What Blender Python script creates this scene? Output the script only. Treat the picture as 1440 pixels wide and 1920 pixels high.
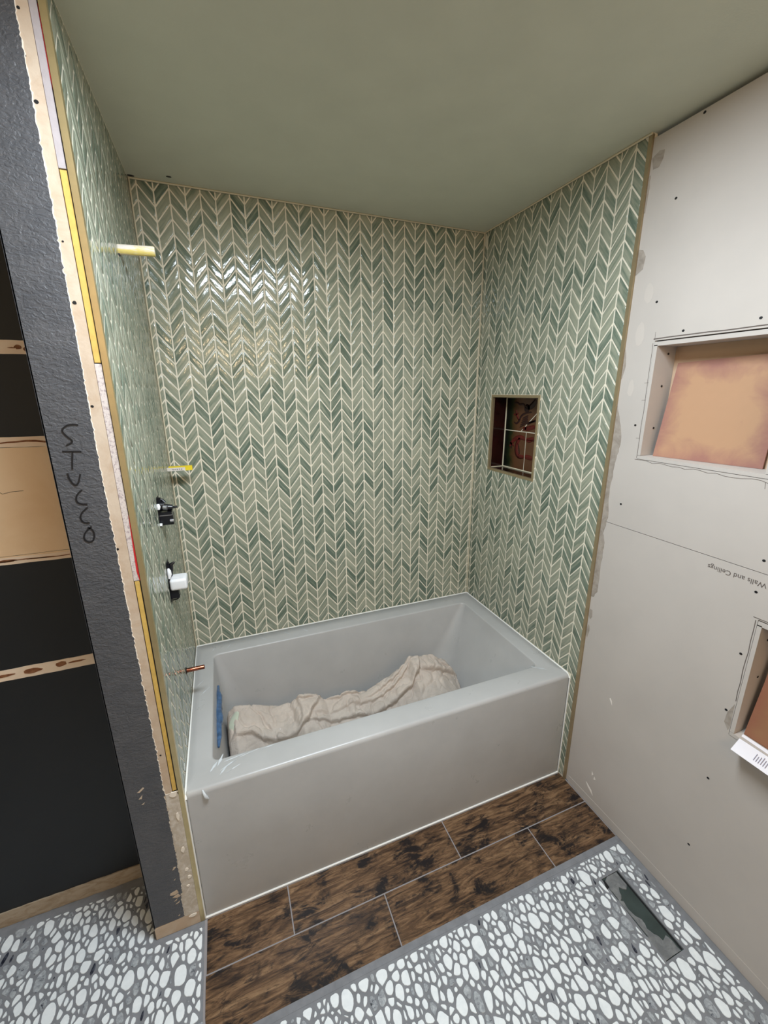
import bpy, math, random
from mathutils import Vector, Matrix

random.seed(11)
scene = bpy.context.scene
for o in list(bpy.data.objects):
    bpy.data.objects.remove(o)
COL = scene.collection

# ------------------------------------------------------------------ camera
FPX, PX, PY = 784.9565, 11.6355, -6.0792            # focal length and principal point in pixels of the 1440x1920 frame
CAM = Vector((0.2192, -2.0040, 1.7184))
RX, RY, RZ = -0.2712, 0.0034, -0.3792
cam_data = bpy.data.cameras.new('camera')
cam = bpy.data.objects.new('camera', cam_data)
COL.objects.link(cam)
Rm = Matrix.Rotation(RZ, 3, 'Z') @ Matrix.Rotation(RX, 3, 'X') @ Matrix.Rotation(RY, 3, 'Y')
right, fwd, upv = Rm.col[0], Rm.col[1], Rm.col[2]
m4 = Matrix.Identity(4)
for i in range(3):
    m4[i][0], m4[i][1], m4[i][2], m4[i][3] = right[i], upv[i], -fwd[i], CAM[i]
cam.matrix_world = m4
cam_data.sensor_fit = 'VERTICAL'
cam_data.sensor_height = 24.0
cam_data.lens = 24.0 * FPX / 1920.0
cam_data.shift_x = -PX / 1920.0
cam_data.shift_y = PY / 1920.0
cam_data.clip_start = 0.02
cam_data.clip_end = 50
scene.camera = cam

def project(p):
    d = Vector(p) - CAM
    z = d.dot(fwd)
    if z < 0.05:
        return None
    return (720 + PX + FPX * d.dot(right) / z, 960 + PY - FPX * d.dot(upv) / z)

# ------------------------------------------------------------------ world, lights, exposure
world = bpy.data.worlds.new('world')
scene.world = world
world.use_nodes = True
world.node_tree.nodes['Background'].inputs[0].default_value = (0.55, 0.68, 0.85, 1)
world.node_tree.nodes['Background'].inputs[1].default_value = 0.3
scene.view_settings.view_transform = 'Standard'
scene.view_settings.look = 'None'
scene.view_settings.exposure = -0.55
scene.view_settings.gamma = 1.0
scene.view_settings.use_curve_mapping = False
scene.cycles.use_denoising = True
scene.cycles.max_bounces = 8
scene.cycles.diffuse_bounces = 5
scene.cycles.sample_clamp_indirect = 6.0

def area(name, loc, aim, sx, sy, power, color):
    d = bpy.data.lights.new(name, 'AREA')
    d.shape = 'RECTANGLE'
    d.size, d.size_y, d.energy, d.color = sx, sy, power, color
    o = bpy.data.objects.new(name, d)
    COL.objects.link(o)
    o.location = loc
    o.rotation_euler = (Vector(aim) - Vector(loc)).to_track_quat('-Z', 'Y').to_euler()
    return o

def bulb(name, loc, r, power, color):
    d = bpy.data.lights.new(name, 'POINT')
    d.shadow_soft_size, d.energy, d.color = r, power, color
    o = bpy.data.objects.new(name, d)
    COL.objects.link(o)
    o.location = loc
    return o

# cool daylight panel set in the ceiling just ahead of the camera, daylight window behind, warm vanity bulbs behind
area('ceiling_panel_light', (0.50, -1.34, 2.455), (0.50, -1.34, 0), 0.70, 0.30, 60, (0.82, 0.92, 1.0))
area('window_light', (0.2, -3.30, 1.35), (0.7, 0, 0.9), 1.3, 1.1, 1, (0.80, 0.91, 1.0))
for i in range(4):
    bulb('vanity_bulb', (-0.1 + i * 0.33, -3.15, 2.16), 0.055, 8.0, (1.0, 0.70, 0.42))

# ------------------------------------------------------------------ node helpers and materials
def srgb(r, g, b):
    f = lambda c: (c / 255) / 12.92 if c / 255 <= 0.04045 else ((c / 255 + 0.055) / 1.055) ** 2.4
    return (f(r), f(g), f(b), 1)

class NT:
    def __init__(s, name):
        s.mat = bpy.data.materials.new(name)
        s.mat.use_nodes = True
        s.t = s.mat.node_tree
        s.b = s.t.nodes['Principled BSDF']
    def n(s, typ, **kw):
        nd = s.t.nodes.new(typ)
        for k, v in kw.items():
            if k.startswith('i_'):
                key = k[2:]
                nd.inputs[int(key) if key.isdigit() else key].default_value = v
            else:
                setattr(nd, k, v)
        return nd
    def l(s, a, b):
        s.t.links.new(a, b)
    def pos(s, scale=(1, 1, 1), obj_random=0.0):
        g = s.n('ShaderNodeNewGeometry')
        mp = s.n('ShaderNodeMapping')
        mp.inputs['Scale'].default_value = scale
        src = g.outputs['Position']
        if obj_random:
            oi = s.n('ShaderNodeObjectInfo')
            ml = s.n('ShaderNodeMath', operation='MULTIPLY', i_1=obj_random)
            s.l(oi.outputs['Random'], ml.inputs[0])
            ad = s.n('ShaderNodeVectorMath', operation='ADD')
            s.l(src, ad.inputs[0]); s.l(ml.outputs[0], ad.inputs[1])
            src = ad.outputs[0]
        s.l(src, mp.inputs['Vector'])
        return mp.outputs[0]
    def noise(s, vec, scale, detail=4, rough=0.55, dist=0.0):
        nd = s.n('ShaderNodeTexNoise')
        nd.inputs['Scale'].default_value = scale
        nd.inputs['Detail'].default_value = detail
        nd.inputs['Roughness'].default_value = rough
        nd.inputs['Distortion'].default_value = dist
        if vec is not None: s.l(vec, nd.inputs['Vector'])
        return nd.outputs['Fac']
    def ramp(s, fac, stops):
        nd = s.n('ShaderNodeValToRGB')
        e = nd.color_ramp.elements
        while len(e) < len(stops): e.new(0.5)
        for k, (p, c) in enumerate(stops):
            e[k].position = p
            e[k].color = c if isinstance(c, tuple) else (c, c, c, 1)
        s.l(fac, nd.inputs['Fac'])
        return nd.outputs['Color']
    def mix(s, fac, a, b):
        nd = s.n('ShaderNodeMix', data_type='RGBA')
        if isinstance(fac, (int, float)): nd.inputs[0].default_value = fac
        else: s.l(fac, nd.inputs[0])
        for v, k in ((a, 6), (b, 7)):
            if isinstance(v, tuple): nd.inputs[k].default_value = v
            else: s.l(v, nd.inputs[k])
        return nd.outputs[2]
    def color(s, c):
        if isinstance(c, tuple): s.b.inputs['Base Color'].default_value = c
        else: s.l(c, s.b.inputs['Base Color'])
    def set(s, rough=0.5, metal=0.0, spec=0.5):
        s.b.inputs['Roughness'].default_value = rough
        s.b.inputs['Metallic'].default_value = metal
        s.b.inputs['Specular IOR Level'].default_value = spec
    def bump(s, h, strength, dist):
        nd = s.n('ShaderNodeBump')
        nd.inputs['Strength'].default_value = strength
        nd.inputs['Distance'].default_value = dist
        s.l(h, nd.inputs['Height'])
        s.l(nd.outputs[0], s.b.inputs['Normal'])

def plain(name, c, rough=0.6, metal=0.0, spec=0.5, var=0.0, vscale=30, bump=0.0, bscale=60, bdist=0.002):
    t = NT(name)
    t.set(rough, metal, spec)
    if var:
        p = t.pos()
        f = t.noise(p, vscale)
        lo = tuple(x * (1 - var) for x in c[:3]) + (1,)
        hi = tuple(min(1, x * (1 + var)) for x in c[:3]) + (1,)
        t.color(t.ramp(f, [(0.3, lo), (0.7, hi)]))
    else:
        t.color(c)
    if bump:
        t.bump(t.noise(t.pos(), bscale, 3), bump, bdist)
    return t.mat

def glass_tile_material():
    t = NT('sage_glazed_tile')
    t.set(0.09, 0, 0.55)
    uv = t.n('ShaderNodeUVMap', uv_map='uv')
    mp = t.n('ShaderNodeMapping'); mp.inputs['Scale'].default_value = (9, 75, 1)
    t.l(uv.outputs[0], mp.inputs[0])
    streak = t.noise(mp.outputs[0], 1.0, 3, 0.6)
    at = t.n('ShaderNodeAttribute', attribute_name='tint')
    mth = t.n('ShaderNodeMath', operation='ADD')
    ms = t.n('ShaderNodeMath', operation='MULTIPLY_ADD', i_1=2.3, i_2=-1.15)
    t.l(streak, ms.inputs[0])
    t.l(ms.outputs[0], mth.inputs[0]); t.l(at.outputs['Fac'], mth.inputs[1])
    c = t.ramp(mth.outputs[0], [(0.0, srgb(160, 162, 143)), (0.40, srgb(146, 150, 133)), (0.70, srgb(122, 132, 116)), (1.0, srgb(96, 110, 97))])
    t.color(c)
    mp2 = t.n('ShaderNodeMapping'); mp2.inputs['Scale'].default_value = (38, 90, 1)
    t.l(uv.outputs[0], mp2.inputs[0])
    t.bump(t.noise(mp2.outputs[0], 1.0, 2, 0.5), 0.55, 0.0008)
    return t.mat

def pebble_material():
    t = NT('sliced_pebble')
    t.set(0.32, 0, 0.4)
    at = t.n('ShaderNodeAttribute', attribute_name='tint')
    p = t.pos()
    n1 = t.noise(p, 60, 5, 0.65, 0.4)
    white = t.ramp(n1, [(0.3, srgb(232, 238, 242)), (0.7, srgb(244, 249, 252))])
    n2 = t.noise(p, 75, 4, 0.6, 1.2)
    gray = t.ramp(n2, [(0.33, srgb(38, 40, 52)), (0.38, srgb(140, 144, 150)), (0.55, srgb(168, 173, 178)), (0.75, srgb(200, 205, 208))])
    dark = t.ramp(n2, [(0.4, srgb(34, 36, 48)), (0.7, srgb(96, 100, 112))])
    r1 = t.n('ShaderNodeMath', operation='GREATER_THAN', i_1=0.25); t.l(at.outputs['Fac'], r1.inputs[0])
    r2 = t.n('ShaderNodeMath', operation='GREATER_THAN', i_1=0.75); t.l(at.outputs['Fac'], r2.inputs[0])
    c = t.mix(r2.outputs[0], t.mix(r1.outputs[0], white, gray), dark)
    t.color(c)
    return t.mat

def plank_material():
    t = NT('brown_wood_look_tile')
    t.set(0.30, 0, 0.45)
    p = t.pos((1, 1, 1), 7.0)
    w = t.n('ShaderNodeMapping'); w.inputs['Scale'].default_value = (2.2, 16, 1); t.l(p, w.inputs[0])
    grain = t.noise(w.outputs[0], 3.0, 7, 0.68, 1.4)
    blot = t.noise(p, 7.5, 4, 0.6, 0.8)
    base = t.ramp(grain, [(0.34, srgb(46, 33, 26)), (0.45, srgb(88, 66, 48)), (0.55, srgb(120, 92, 67)), (0.70, srgb(152, 122, 92))])
    w2 = t.n('ShaderNodeMapping'); w2.inputs['Scale'].default_value = (9, 60, 1); t.l(p, w2.inputs[0])
    fine = t.ramp(t.noise(w2.outputs[0], 2.0, 5, 0.75, 2.0), [(0.36, 0.42), (0.50, 1.0)])
    mul = t.n('ShaderNodeMix', data_type='RGBA', blend_type='MULTIPLY'); mul.inputs[0].default_value = 0.85
    t.l(base, mul.inputs[6]); t.l(fine, mul.inputs[7])
    w3 = t.n('ShaderNodeMapping'); w3.inputs['Scale'].default_value = (10, 26, 1); t.l(p, w3.inputs[0])
    sp = t.noise(w3.outputs[0], 1.0, 7, 0.78, 1.5)
    ad = t.n('ShaderNodeMath', operation='MULTIPLY'); t.l(blot, ad.inputs[0]); t.l(sp, ad.inputs[1])
    mask = t.ramp(ad.outputs[0], [(0.25, 0.0), (0.33, 1.0)])
    t.color(t.mix(mask, mul.outputs[2], srgb(28, 23, 24)))
    t.bump(grain, 0.25, 0.002)
    return t.mat

def stucco_material():
    t = NT('charcoal_stucco_paint')
    t.set(0.42, 0, 0.4)
    p = t.pos((1, 1, 1.5))
    t.color(t.ramp(t.noise(p, 14), [(0.3, srgb(75, 76, 80)), (0.7, srgb(86, 86, 89))]))
    n = t.ramp(t.noise(p, 95, 3, 0.5, 0.6), [(0.38, 0.0), (0.62, 1.0)])
    t.bump(n, 0.5, 0.0018)
    return t.mat

def canvas_material():
    t = NT('canvas_drop_cloth')
    t.set(0.9, 0, 0.1)
    p = t.pos()
    c = t.ramp(t.noise(p, 9, 6, 0.6), [(0.3, srgb(186, 174, 164)), (0.7, srgb(206, 194, 183))])
    spots = t.ramp(t.noise(p, 60, 2), [(0.74, 0.0), (0.78, 1.0)])
    t.color(t.mix(spots, c, srgb(222, 216, 210)))
    t.bump(t.noise(p, 45, 5, 0.65, 0.8), 0.7, 0.006)
    return t.mat

def tub_material():
    t = NT('grey_film_covered_tub')
    t.set(0.28, 0, 0.5)
    p = t.pos()
    c = t.ramp(t.noise(p, 5, 5, 0.6), [(0.3, srgb(176, 175, 174)), (0.7, srgb(185, 184, 183))])
    t.color(c)
    t.l(t.ramp(t.noise(p, 8, 5, 0.7), [(0.3, 0.26), (0.7, 0.38)]), t.b.inputs['Roughness'])
    t.bump(t.noise(p, 26, 3, 0.5), 0.12, 0.004)
    return t.mat

def ragged_material(name, base, dark, scale, lo, hi, stretch=(1, 1, 1), rough=0.85):
    t = NT(name); t.set(rough, 0, 0.2)
    p = t.pos(stretch)
    m = t.ramp(t.noise(p, scale, 6, 0.65, 0.6), [(lo, 0.0), (hi, 1.0)])
    t.color(t.mix(m, base, dark))
    t.bump(t.noise(t.pos(), scale * 3, 4), 0.3, 0.003)
    return t.mat

def leaning_panel_material(name, base, edge):
    # tan sheet whose pinkish smudges run along its own edges (uv 0..1 over the sheet)
    t = NT(name); t.set(0.8, 0, 0.2)
    uv = t.n('ShaderNodeUVMap', uv_map='uv')
    sep = t.n('ShaderNodeSeparateXYZ'); t.l(uv.outputs[0], sep.inputs[0])
    def edge_d(o):
        a = t.n('ShaderNodeMath', operation='SUBTRACT', i_1=0.5); t.l(o, a.inputs[0])
        b = t.n('ShaderNodeMath', operation='ABSOLUTE'); t.l(a.outputs[0], b.inputs[0])
        return b.outputs[0]
    mx = t.n('ShaderNodeMath', operation='MAXIMUM'); t.l(edge_d(sep.outputs[0]), mx.inputs[0]); t.l(edge_d(sep.outputs[1]), mx.inputs[1])
    nz = t.noise(uv.outputs[0], 3.5, 4, 0.6, 0.5)
    ad = t.n('ShaderNodeMath', operation='MULTIPLY_ADD', i_1=0.55, i_2=0.0); t.l(nz, ad.inputs[0]); t.l(mx.outputs[0], ad.inputs[2])
    m = t.ramp(ad.outputs[0], [(0.56, 0.0), (0.80, 1.0)])
    t.color(t.mix(m, base, edge))
    return t.mat

def mural_material():
    t = NT('painted_niche_tile'); t.set(0.30, 0, 0.4)
    p = t.pos()
    sep = t.n('ShaderNodeSeparateXYZ'); t.l(p, sep.inputs[0])
    n = t.noise(p, 18, 5, 0.6, 0.7)
    # greener towards the outer edge of the mural (its own painted ground), orange brown in the middle
    a = t.n('ShaderNodeMapRange', i_1=-0.17, i_2=-0.25); t.l(sep.outputs[1], a.inputs[0])
    b = t.n('ShaderNodeMath', operation='MULTIPLY_ADD', i_1=0.9, i_2=-0.45); t.l(n, b.inputs[0])
    s = t.n('ShaderNodeMath', operation='ADD'); t.l(a.outputs[0], s.inputs[0]); t.l(b.outputs[0], s.inputs[1])
    t.color(t.ramp(s.outputs[0], [(0.05, srgb(12, 17, 12)), (0.38, srgb(34, 42, 22)), (0.62, srgb(72, 54, 30)), (0.95, srgb(92, 58, 36))]))
    return t.mat

M = {}
M['tile'] = glass_tile_material()
M['grout'] = plain('cream_grout', srgb(228, 219, 200), 0.9, var=0.06, vscale=40)
M['pebble'] = pebble_material()
M['floor_grout'] = plain('grey_floor_grout', srgb(128, 130, 135), 0.85, var=0.14, vscale=26, bump=0.2, bscale=120)
M['plank'] = plank_material()
M['plank_grout'] = plain('pale_plank_grout', srgb(150, 146, 148), 0.85, var=0.05)
M['ceiling'] = plain('sage_ceiling_paint', srgb(200, 201, 183), 0.75, var=0.03, vscale=8, bump=0.12, bscale=220)
M['drywall'] = plain('bare_drywall', srgb(189, 181, 174), 0.9, var=0.035, vscale=5)
M['niche_paper'] = plain('tan_niche_back', srgb(196, 166, 138), 0.85, var=0.05, vscale=8)
M['grey_mortar'] = ragged_material('grey_floor_mortar', srgb(112, 114, 116), srgb(140, 142, 142), 40, 0.4, 0.7)
M['drywall_edge'] = plain('cut_drywall_edge', srgb(218, 210, 204), 0.95, var=0.1, vscale=90, bump=0.3, bscale=200)
M['stucco'] = stucco_material()
M['dark_paint'] = plain('near_black_wall_paint', srgb(23, 25, 28), 0.5, var=0.1, vscale=6, bump=0.08, bscale=160)
M['torn_paper'] = ragged_material('torn_drywall_paper', srgb(190, 167, 144), srgb(200, 182, 162), 14, 0.4, 0.6)
M['torn_white'] = plain('torn_white_edge', srgb(236, 226, 212), 0.95)
M['brown_tear'] = ragged_material('brown_torn_layer', srgb(124, 78, 52), srgb(150, 106, 76), 40, 0.4, 0.6)
M['tan_paper'] = ragged_material('tan_paper', srgb(234, 202, 164), srgb(240, 212, 178), 5, 0.35, 0.65)
M['cream_paper'] = ragged_material('cream_paper', srgb(236, 212, 188), srgb(242, 224, 204), 12, 0.35, 0.65)
M['raw_base'] = ragged_material('raw_wall_base', srgb(176, 160, 140), srgb(150, 130, 106), 22, 0.45, 0.7, (1, 1, 3))
M['gypsum'] = plain('lavender_grey_board_edge', srgb(174, 165, 166), 0.95, var=0.06, vscale=60, bump=0.2, bscale=160)
M['foam'] = plain('yellow_foam_board', srgb(206, 170, 90), 0.9, var=0.1, vscale=70)
M['board_white'] = ragged_material('white_speckled_board_edge', srgb(208, 196, 190), srgb(166, 150, 150), 150, 0.5, 0.62)
M['red'] = plain('red_membrane', srgb(196, 34, 40), 0.6)
M['mortar'] = ragged_material('grey_mortar', srgb(168, 158, 148), srgb(140, 130, 120), 30, 0.4, 0.7)
M['skim'] = ragged_material('pale_mortar_skim', srgb(190, 178, 162), srgb(212, 204, 194), 40, 0.45, 0.65)
M['tan_trim'] = plain('dull_bronze_trim', srgb(176, 158, 126), 0.42, metal=0.7, var=0.06, vscale=30)
M['brass'] = plain('brushed_brass_trim', srgb(206, 186, 140), 0.34, metal=0.85, var=0.06, vscale=30)
M['caulk'] = plain('white_caulk', srgb(240, 240, 236), 0.55)
M['cream_caulk'] = plain('cream_caulk', srgb(206, 196, 170), 0.7)
M['tub'] = tub_material()
M['canvas'] = canvas_material()
M['pale_green_cloth'] = plain('pale_green_lining', srgb(196, 204, 186), 0.9, var=0.05)
M['film'] = plain('white_film_and_streak', srgb(212, 216, 220), 0.25)
M['blue_film'] = plain('blue_protective_film', srgb(66, 96, 132), 0.2, var=0.35, vscale=40, bump=0.6, bscale=70, bdist=0.004)
M['black'] = plain('matte_black', srgb(14, 14, 18), 0.55)
M['black_plastic'] = plain('black_plastic', srgb(18, 18, 24), 0.3)
M['steel'] = plain('dull_steel', srgb(190, 190, 196), 0.3, metal=0.9)
M['white_plastic'] = plain('white_plastic', srgb(226, 226, 228), 0.35)
M['white_plaster'] = plain('white_plaster_chips', srgb(236, 236, 236), 0.9, bump=0.5, bscale=120)
M['copper'] = plain('copper', srgb(150, 92, 74), 0.16, metal=1.0, var=0.2, vscale=40)
M['yellow_stub'] = ragged_material('yellow_streaked_pipe', srgb(226, 206, 122), srgb(226, 218, 210), 26, 0.44, 0.56, (0.35, 2, 2), 0.6)
M['white_stub'] = plain('printed_white_pipe', srgb(222, 214, 204), 0.5, var=0.12, vscale=90)
M['yellow'] = plain('yellow_cap', srgb(236, 208, 40), 0.5)
M['marker'] = plain('black_marker', srgb(8, 7, 12), 0.6)
M['pencil'] = plain('pencil_or_gap_line', srgb(96, 86, 80), 0.8)
M['maroon'] = plain('dark_maroon_tile', srgb(34, 10, 9), 0.12, var=0.4, vscale=16)
M['mural'] = mural_material()
M['glaze_red'] = plain('dark_red_glaze', srgb(88, 16, 8), 0.55, var=0.25, vscale=60)
M['glaze_dark'] = plain('maroon_glaze', srgb(40, 8, 9), 0.5, var=0.2, vscale=60)
M['panel_a'] = leaning_panel_material('tan_sheet', srgb(184, 145, 114), srgb(158, 114, 102))
M['panel_b'] = leaning_panel_material('orange_brown_sheet', srgb(146, 108, 78), srgb(142, 94, 74))
M['paper'] = plain('white_paper', srgb(240, 238, 244), 0.7)
M['ink'] = plain('grey_ink', srgb(140, 136, 150), 0.8)
M['teal_board'] = plain('dark_teal_board', srgb(54, 66, 64), 0.5, var=0.2, vscale=20)
M['room_paint'] = plain('room_wall_paint', srgb(206, 200, 190), 0.85)
M['filler'] = plain('pale_filler', srgb(196, 187, 179), 0.9)
M['plaster_nick'] = plain('white_nick', srgb(238, 232, 226), 0.9)

# ------------------------------------------------------------------ mesh helpers
class MB:
    def __init__(s):
        s.v, s.f, s.smooth, s.mi = [], [], [], []
    def add(s, verts, faces, smooth=False, mi=0):
        o = len(s.v)
        s.v += [tuple(p) for p in verts]
        s.f += [tuple(i + o for i in f) for f in faces]
        s.smooth += [smooth] * len(faces)
        s.mi += [mi] * len(faces)
    def box(s, x0, x1, y0, y1, z0, z1, mi=0):
        v = [(x, y, z) for z in (z0, z1) for y in (y0, y1) for x in (x0, x1)]
        s.add(v, [(0, 2, 3, 1), (4, 5, 7, 6), (0, 1, 5, 4), (2, 6, 7, 3), (0, 4, 6, 2), (1, 3, 7, 5)], mi=mi)
    def tube(s, pts, r, n=8, cap=True, smooth=True, mi=0):
        pts = [Vector(p) for p in pts]
        rs = r if isinstance(r, (list, tuple)) else [r] * len(pts)
        rings, up0 = [], None
        for i, p in enumerate(pts):
            d = (pts[min(i + 1, len(pts) - 1)] - pts[max(i - 1, 0)]).normalized()
            if up0 is None:
                up0 = d.orthogonal().normalized()
            up0 = (up0 - d * up0.dot(d)).normalized()
            sd = d.cross(up0)
            rings.append([p + (up0 * math.cos(2 * math.pi * k / n) + sd * math.sin(2 * math.pi * k / n)) * rs[i] for k in range(n)])
        v = [q for rg in rings for q in rg]
        f = []
        for i in range(len(pts) - 1):
            for k in range(n):
                a, b = i * n + k, i * n + (k + 1) % n
                f.append((a, b, b + n, a + n))
        s.add(v, f, smooth, mi)
        if cap:
            s.add(rings[0], [tuple(range(n))[::-1]], False, mi)
            s.add(rings[-1], [tuple(range(n))], False, mi)
    def prism(s, poly, fr, h0, h1, bevel=0.0, mi=0):
        """poly: ccw list of (a, b); fr(a, b, h) maps to 3D; solid from h0 up to h1 with an optional bevelled top."""
        n = len(poly)
        rings = [(poly, h0)]
        if bevel:
            ins = inset(poly, bevel)
            rings += [(poly, h1 - bevel), (ins, h1)] if ins else [(poly, h1)]
        else:
            rings.append((poly, h1))
        v = [fr(a, b, h) for pl, h in rings for a, b in pl]
        f = [tuple(range(n))[::-1]]
        for r in range(len(rings) - 1):
            for k in range(n):
                a, b = r * n + k, r * n + (k + 1) % n
                f.append((a, b, b + n, a + n))
        f.append(tuple(range((len(rings) - 1) * n, len(rings) * n)))
        s.add(v, f, False, mi)
    def build(s, name, mat, parent=None, recalc=True):
        me = bpy.data.meshes.new(name)
        me.from_pydata(s.v, [], s.f)
        mats = mat if isinstance(mat, (list, tuple)) else [mat]
        for m in mats: me.materials.append(m)
        me.polygons.foreach_set('use_smooth', s.smooth)
        me.polygons.foreach_set('material_index', s.mi)
        me.update()
        if recalc:
            import bmesh
            bm = bmesh.new(); bm.from_mesh(me)
            bmesh.ops.recalc_face_normals(bm, faces=bm.faces)
            bm.to_mesh(me); bm.free()
        o = bpy.data.objects.new(name, me)
        COL.objects.link(o)
        if parent is not None: o.parent = parent
        return o

def poly_area(p):
    return 0.5 * sum(p[i][0] * p[(i + 1) % len(p)][1] - p[(i + 1) % len(p)][0] * p[i][1] for i in range(len(p)))

def inset(p, d):
    """Offset a convex ccw polygon inwards; None when nothing useful is left."""
    n = len(p); out = []
    L = []
    for i in range(n):
        (x0, y0), (x1, y1) = p[i], p[(i + 1) % n]
        dx, dy = x1 - x0, y1 - y0
        l = math.hypot(dx, dy)
        if l < 1e-9: return None
        L.append((-dy / l, dx / l, (-dy * x0 + dx * y0) / l + d))
    for i in range(n):
        a, b = L[i - 1], L[i]
        det = a[0] * b[1] - a[1] * b[0]
        if abs(det) < 1e-3:
            x, y = p[i]; out.append((x + b[0] * d, y + b[1] * d)); continue
        out.append(((a[2] * b[1] - a[1] * b[2]) / det, (a[0] * b[2] - a[2] * b[0]) / det))
    ar = poly_area(out)
    if ar <= 0.08 * poly_area(p): return None
    for i in range(n):            # edges must keep their direction
        (x0, y0), (x1, y1) = p[i], p[(i + 1) % n]
        (u0, v0), (u1, v1) = out[i], out[(i + 1) % n]
        if (x1 - x0) * (u1 - u0) + (y1 - y0) * (v1 - v0) <= 0: return None
    return out

def clip(poly, a, b, c):
    """keep the side a*x + b*y <= c"""
    out = []
    for i in range(len(poly)):
        p, q = poly[i], poly[(i + 1) % len(poly)]
        dp, dq = a * p[0] + b * p[1] - c, a * q[0] + b * q[1] - c
        if dp <= 0: out.append(p)
        if (dp < 0 < dq) or (dq < 0 < dp):
            t = dp / (dp - dq)
            out.append((p[0] + (q[0] - p[0]) * t, p[1] + (q[1] - p[1]) * t))
    res = []
    for p in out:
        if not res or math.hypot(p[0] - res[-1][0], p[1] - res[-1][1]) > 4e-4: res.append(p)
    if len(res) > 1 and math.hypot(res[0][0] - res[-1][0], res[0][1] - res[-1][1]) <= 4e-4: res.pop()
    return res if len(res) >= 3 else []

def clip_rect(poly, x0, x1, y0, y1):
    for abc in ((1, 0, x1), (-1, 0, -x0), (0, 1, y1), (0, -1, -y0)):
        if poly: poly = clip(poly, *abc)
    return poly

def shrink(poly, d):
    """robust inward offset of a convex polygon by clipping"""
    out = poly
    for i in range(len(poly)):
        (x0, y0), (x1, y1) = poly[i], poly[(i + 1) % len(poly)]
        dx, dy = x1 - x0, y1 - y0
        l = math.hypot(dx, dy)
        if l < 1e-9 or not out: continue
        nx, ny = dy / l, -dx / l                     # outward normal of a ccw polygon
        out = clip(out, nx, ny, nx * x0 + ny * y0 - d)
    return out

def minus_rect(poly, r):
    x0, x1, y0, y1 = r
    xs, ys = [p[0] for p in poly], [p[1] for p in poly]
    if max(xs) <= x0 or min(xs) >= x1 or max(ys) <= y0 or min(ys) >= y1: return [poly]
    out = [clip(poly, 1, 0, x0), clip(poly, -1, 0, -x1)]
    mid = clip_rect(poly, x0, x1, -9, 9)
    if mid: out += [clip(mid, 0, 1, y0), clip(mid, 0, -1, -y1)]
    return [p for p in out if p]

def holed(mb, fr, rect, holes, h0, h1, mi=0):
    """solid sheet over rect=(a0,a1,b0,b1) with rectangular holes, between h0 and h1."""
    A = sorted({rect[0], rect[1]} | {x for h in holes for x in h[:2] if rect[0] < x < rect[1]})
    B = sorted({rect[2], rect[3]} | {x for h in holes for x in h[2:] if rect[2] < x < rect[3]})
    solid = {}
    for i in range(len(A) - 1):
        for j in range(len(B) - 1):
            ca, cb = (A[i] + A[i + 1]) / 2, (B[j] + B[j + 1]) / 2
            solid[i, j] = not any(h[0] < ca < h[1] and h[2] < cb < h[3] for h in holes)
    vid, v, f = {}, [], []
    def V(i, j, k):
        if (i, j, k) not in vid:
            vid[i, j, k] = len(v); v.append(fr(A[i], B[j], (h0, h1)[k]))
        return vid[i, j, k]
    for (i, j), sld in solid.items():
        if not sld: continue
        f.append((V(i, j, 1), V(i + 1, j, 1), V(i + 1, j + 1, 1), V(i, j + 1, 1)))
        f.append((V(i, j, 0), V(i, j + 1, 0), V(i + 1, j + 1, 0), V(i + 1, j, 0)))
        for di, dj, e in ((-1, 0, ((i, j), (i, j + 1))), (1, 0, ((i + 1, j + 1), (i + 1, j))), (0, -1, ((i + 1, j), (i, j))), (0, 1, ((i, j + 1), (i + 1, j + 1)))):
            if not solid.get((i + di, j + dj), False):
                (a, b), (c, d) = e
                f.append((V(a, b, 0), V(c, d, 0), V(c, d, 1), V(a, b, 1)))
    mb.add(v, f, mi=mi)

def struct(o):
    o['kind'] = 'structure'; return o

def thing(name, loc, label, cat, group=None):
    o = bpy.data.objects.new(name, None)
    o.empty_display_size = 0.05
    COL.objects.link(o); o.location = loc
    o['label'] = label; o['category'] = cat
    if group: o['group'] = group
    return o

def part(mb, name, mat, parent, label=None):
    """mesh given in world coordinates, parented to a thing that is only translated"""
    loc = parent.location
    mb.v = [(x - loc[0], y - loc[1], z - loc[2]) for x, y, z in mb.v]
    o = mb.build(name, mat, parent)
    if label: o['label'] = label
    return o

# room measures (metres)
W, D, H, C, E = 1.524, 0.8427, 0.5326, 2.4722, 0.8865
XD = 1.531                      # face of the bare drywall on the right
YS = -0.845                     # face of the stub wall on the left
YR = -0.615                     # face of the recessed dark wall
YB = -3.40                      # room wall behind the camera
XL = -1.60
F_back = lambda a, b, h: (a, -h, b)            # a = x, b = z, h out of the wall
F_right = lambda a, b, h: (W - h, -a, b)       # a = -y
F_left = lambda a, b, h: (h, a, b)             # a = y
F_floor = lambda a, b, h: (a, b, h)

# ------------------------------------------------------------------ ceiling
mb = MB(); mb.box(XL - .1, 1.80, YB - .1, 0.20, C, C + 0.10)
ceiling = struct(mb.build('ceiling', M['ceiling']))
for (x, y, rx, ry) in ((0.012, -0.016, 0.012, 0.006), (0.138, -0.056, 0.009, 0.005)):
    mb = MB()
    mb.prism([(x + rx * math.cos(t * math.pi / 5), y + ry * math.sin(t * math.pi / 5)) for t in range(10)], lambda a, b, h: (a, b, C - h), 0, 0.0012)
    mb.build('hole', M['black'], ceiling)
mb = MB(); mb.tube([(0.003, -0.004, C - .003), (W - .003, -0.004, C - .003), (W - .004, -E, C - .003)], 0.0035, 6)
mb.build('caulk_bead', M['cream_caulk'], ceiling)

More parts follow.
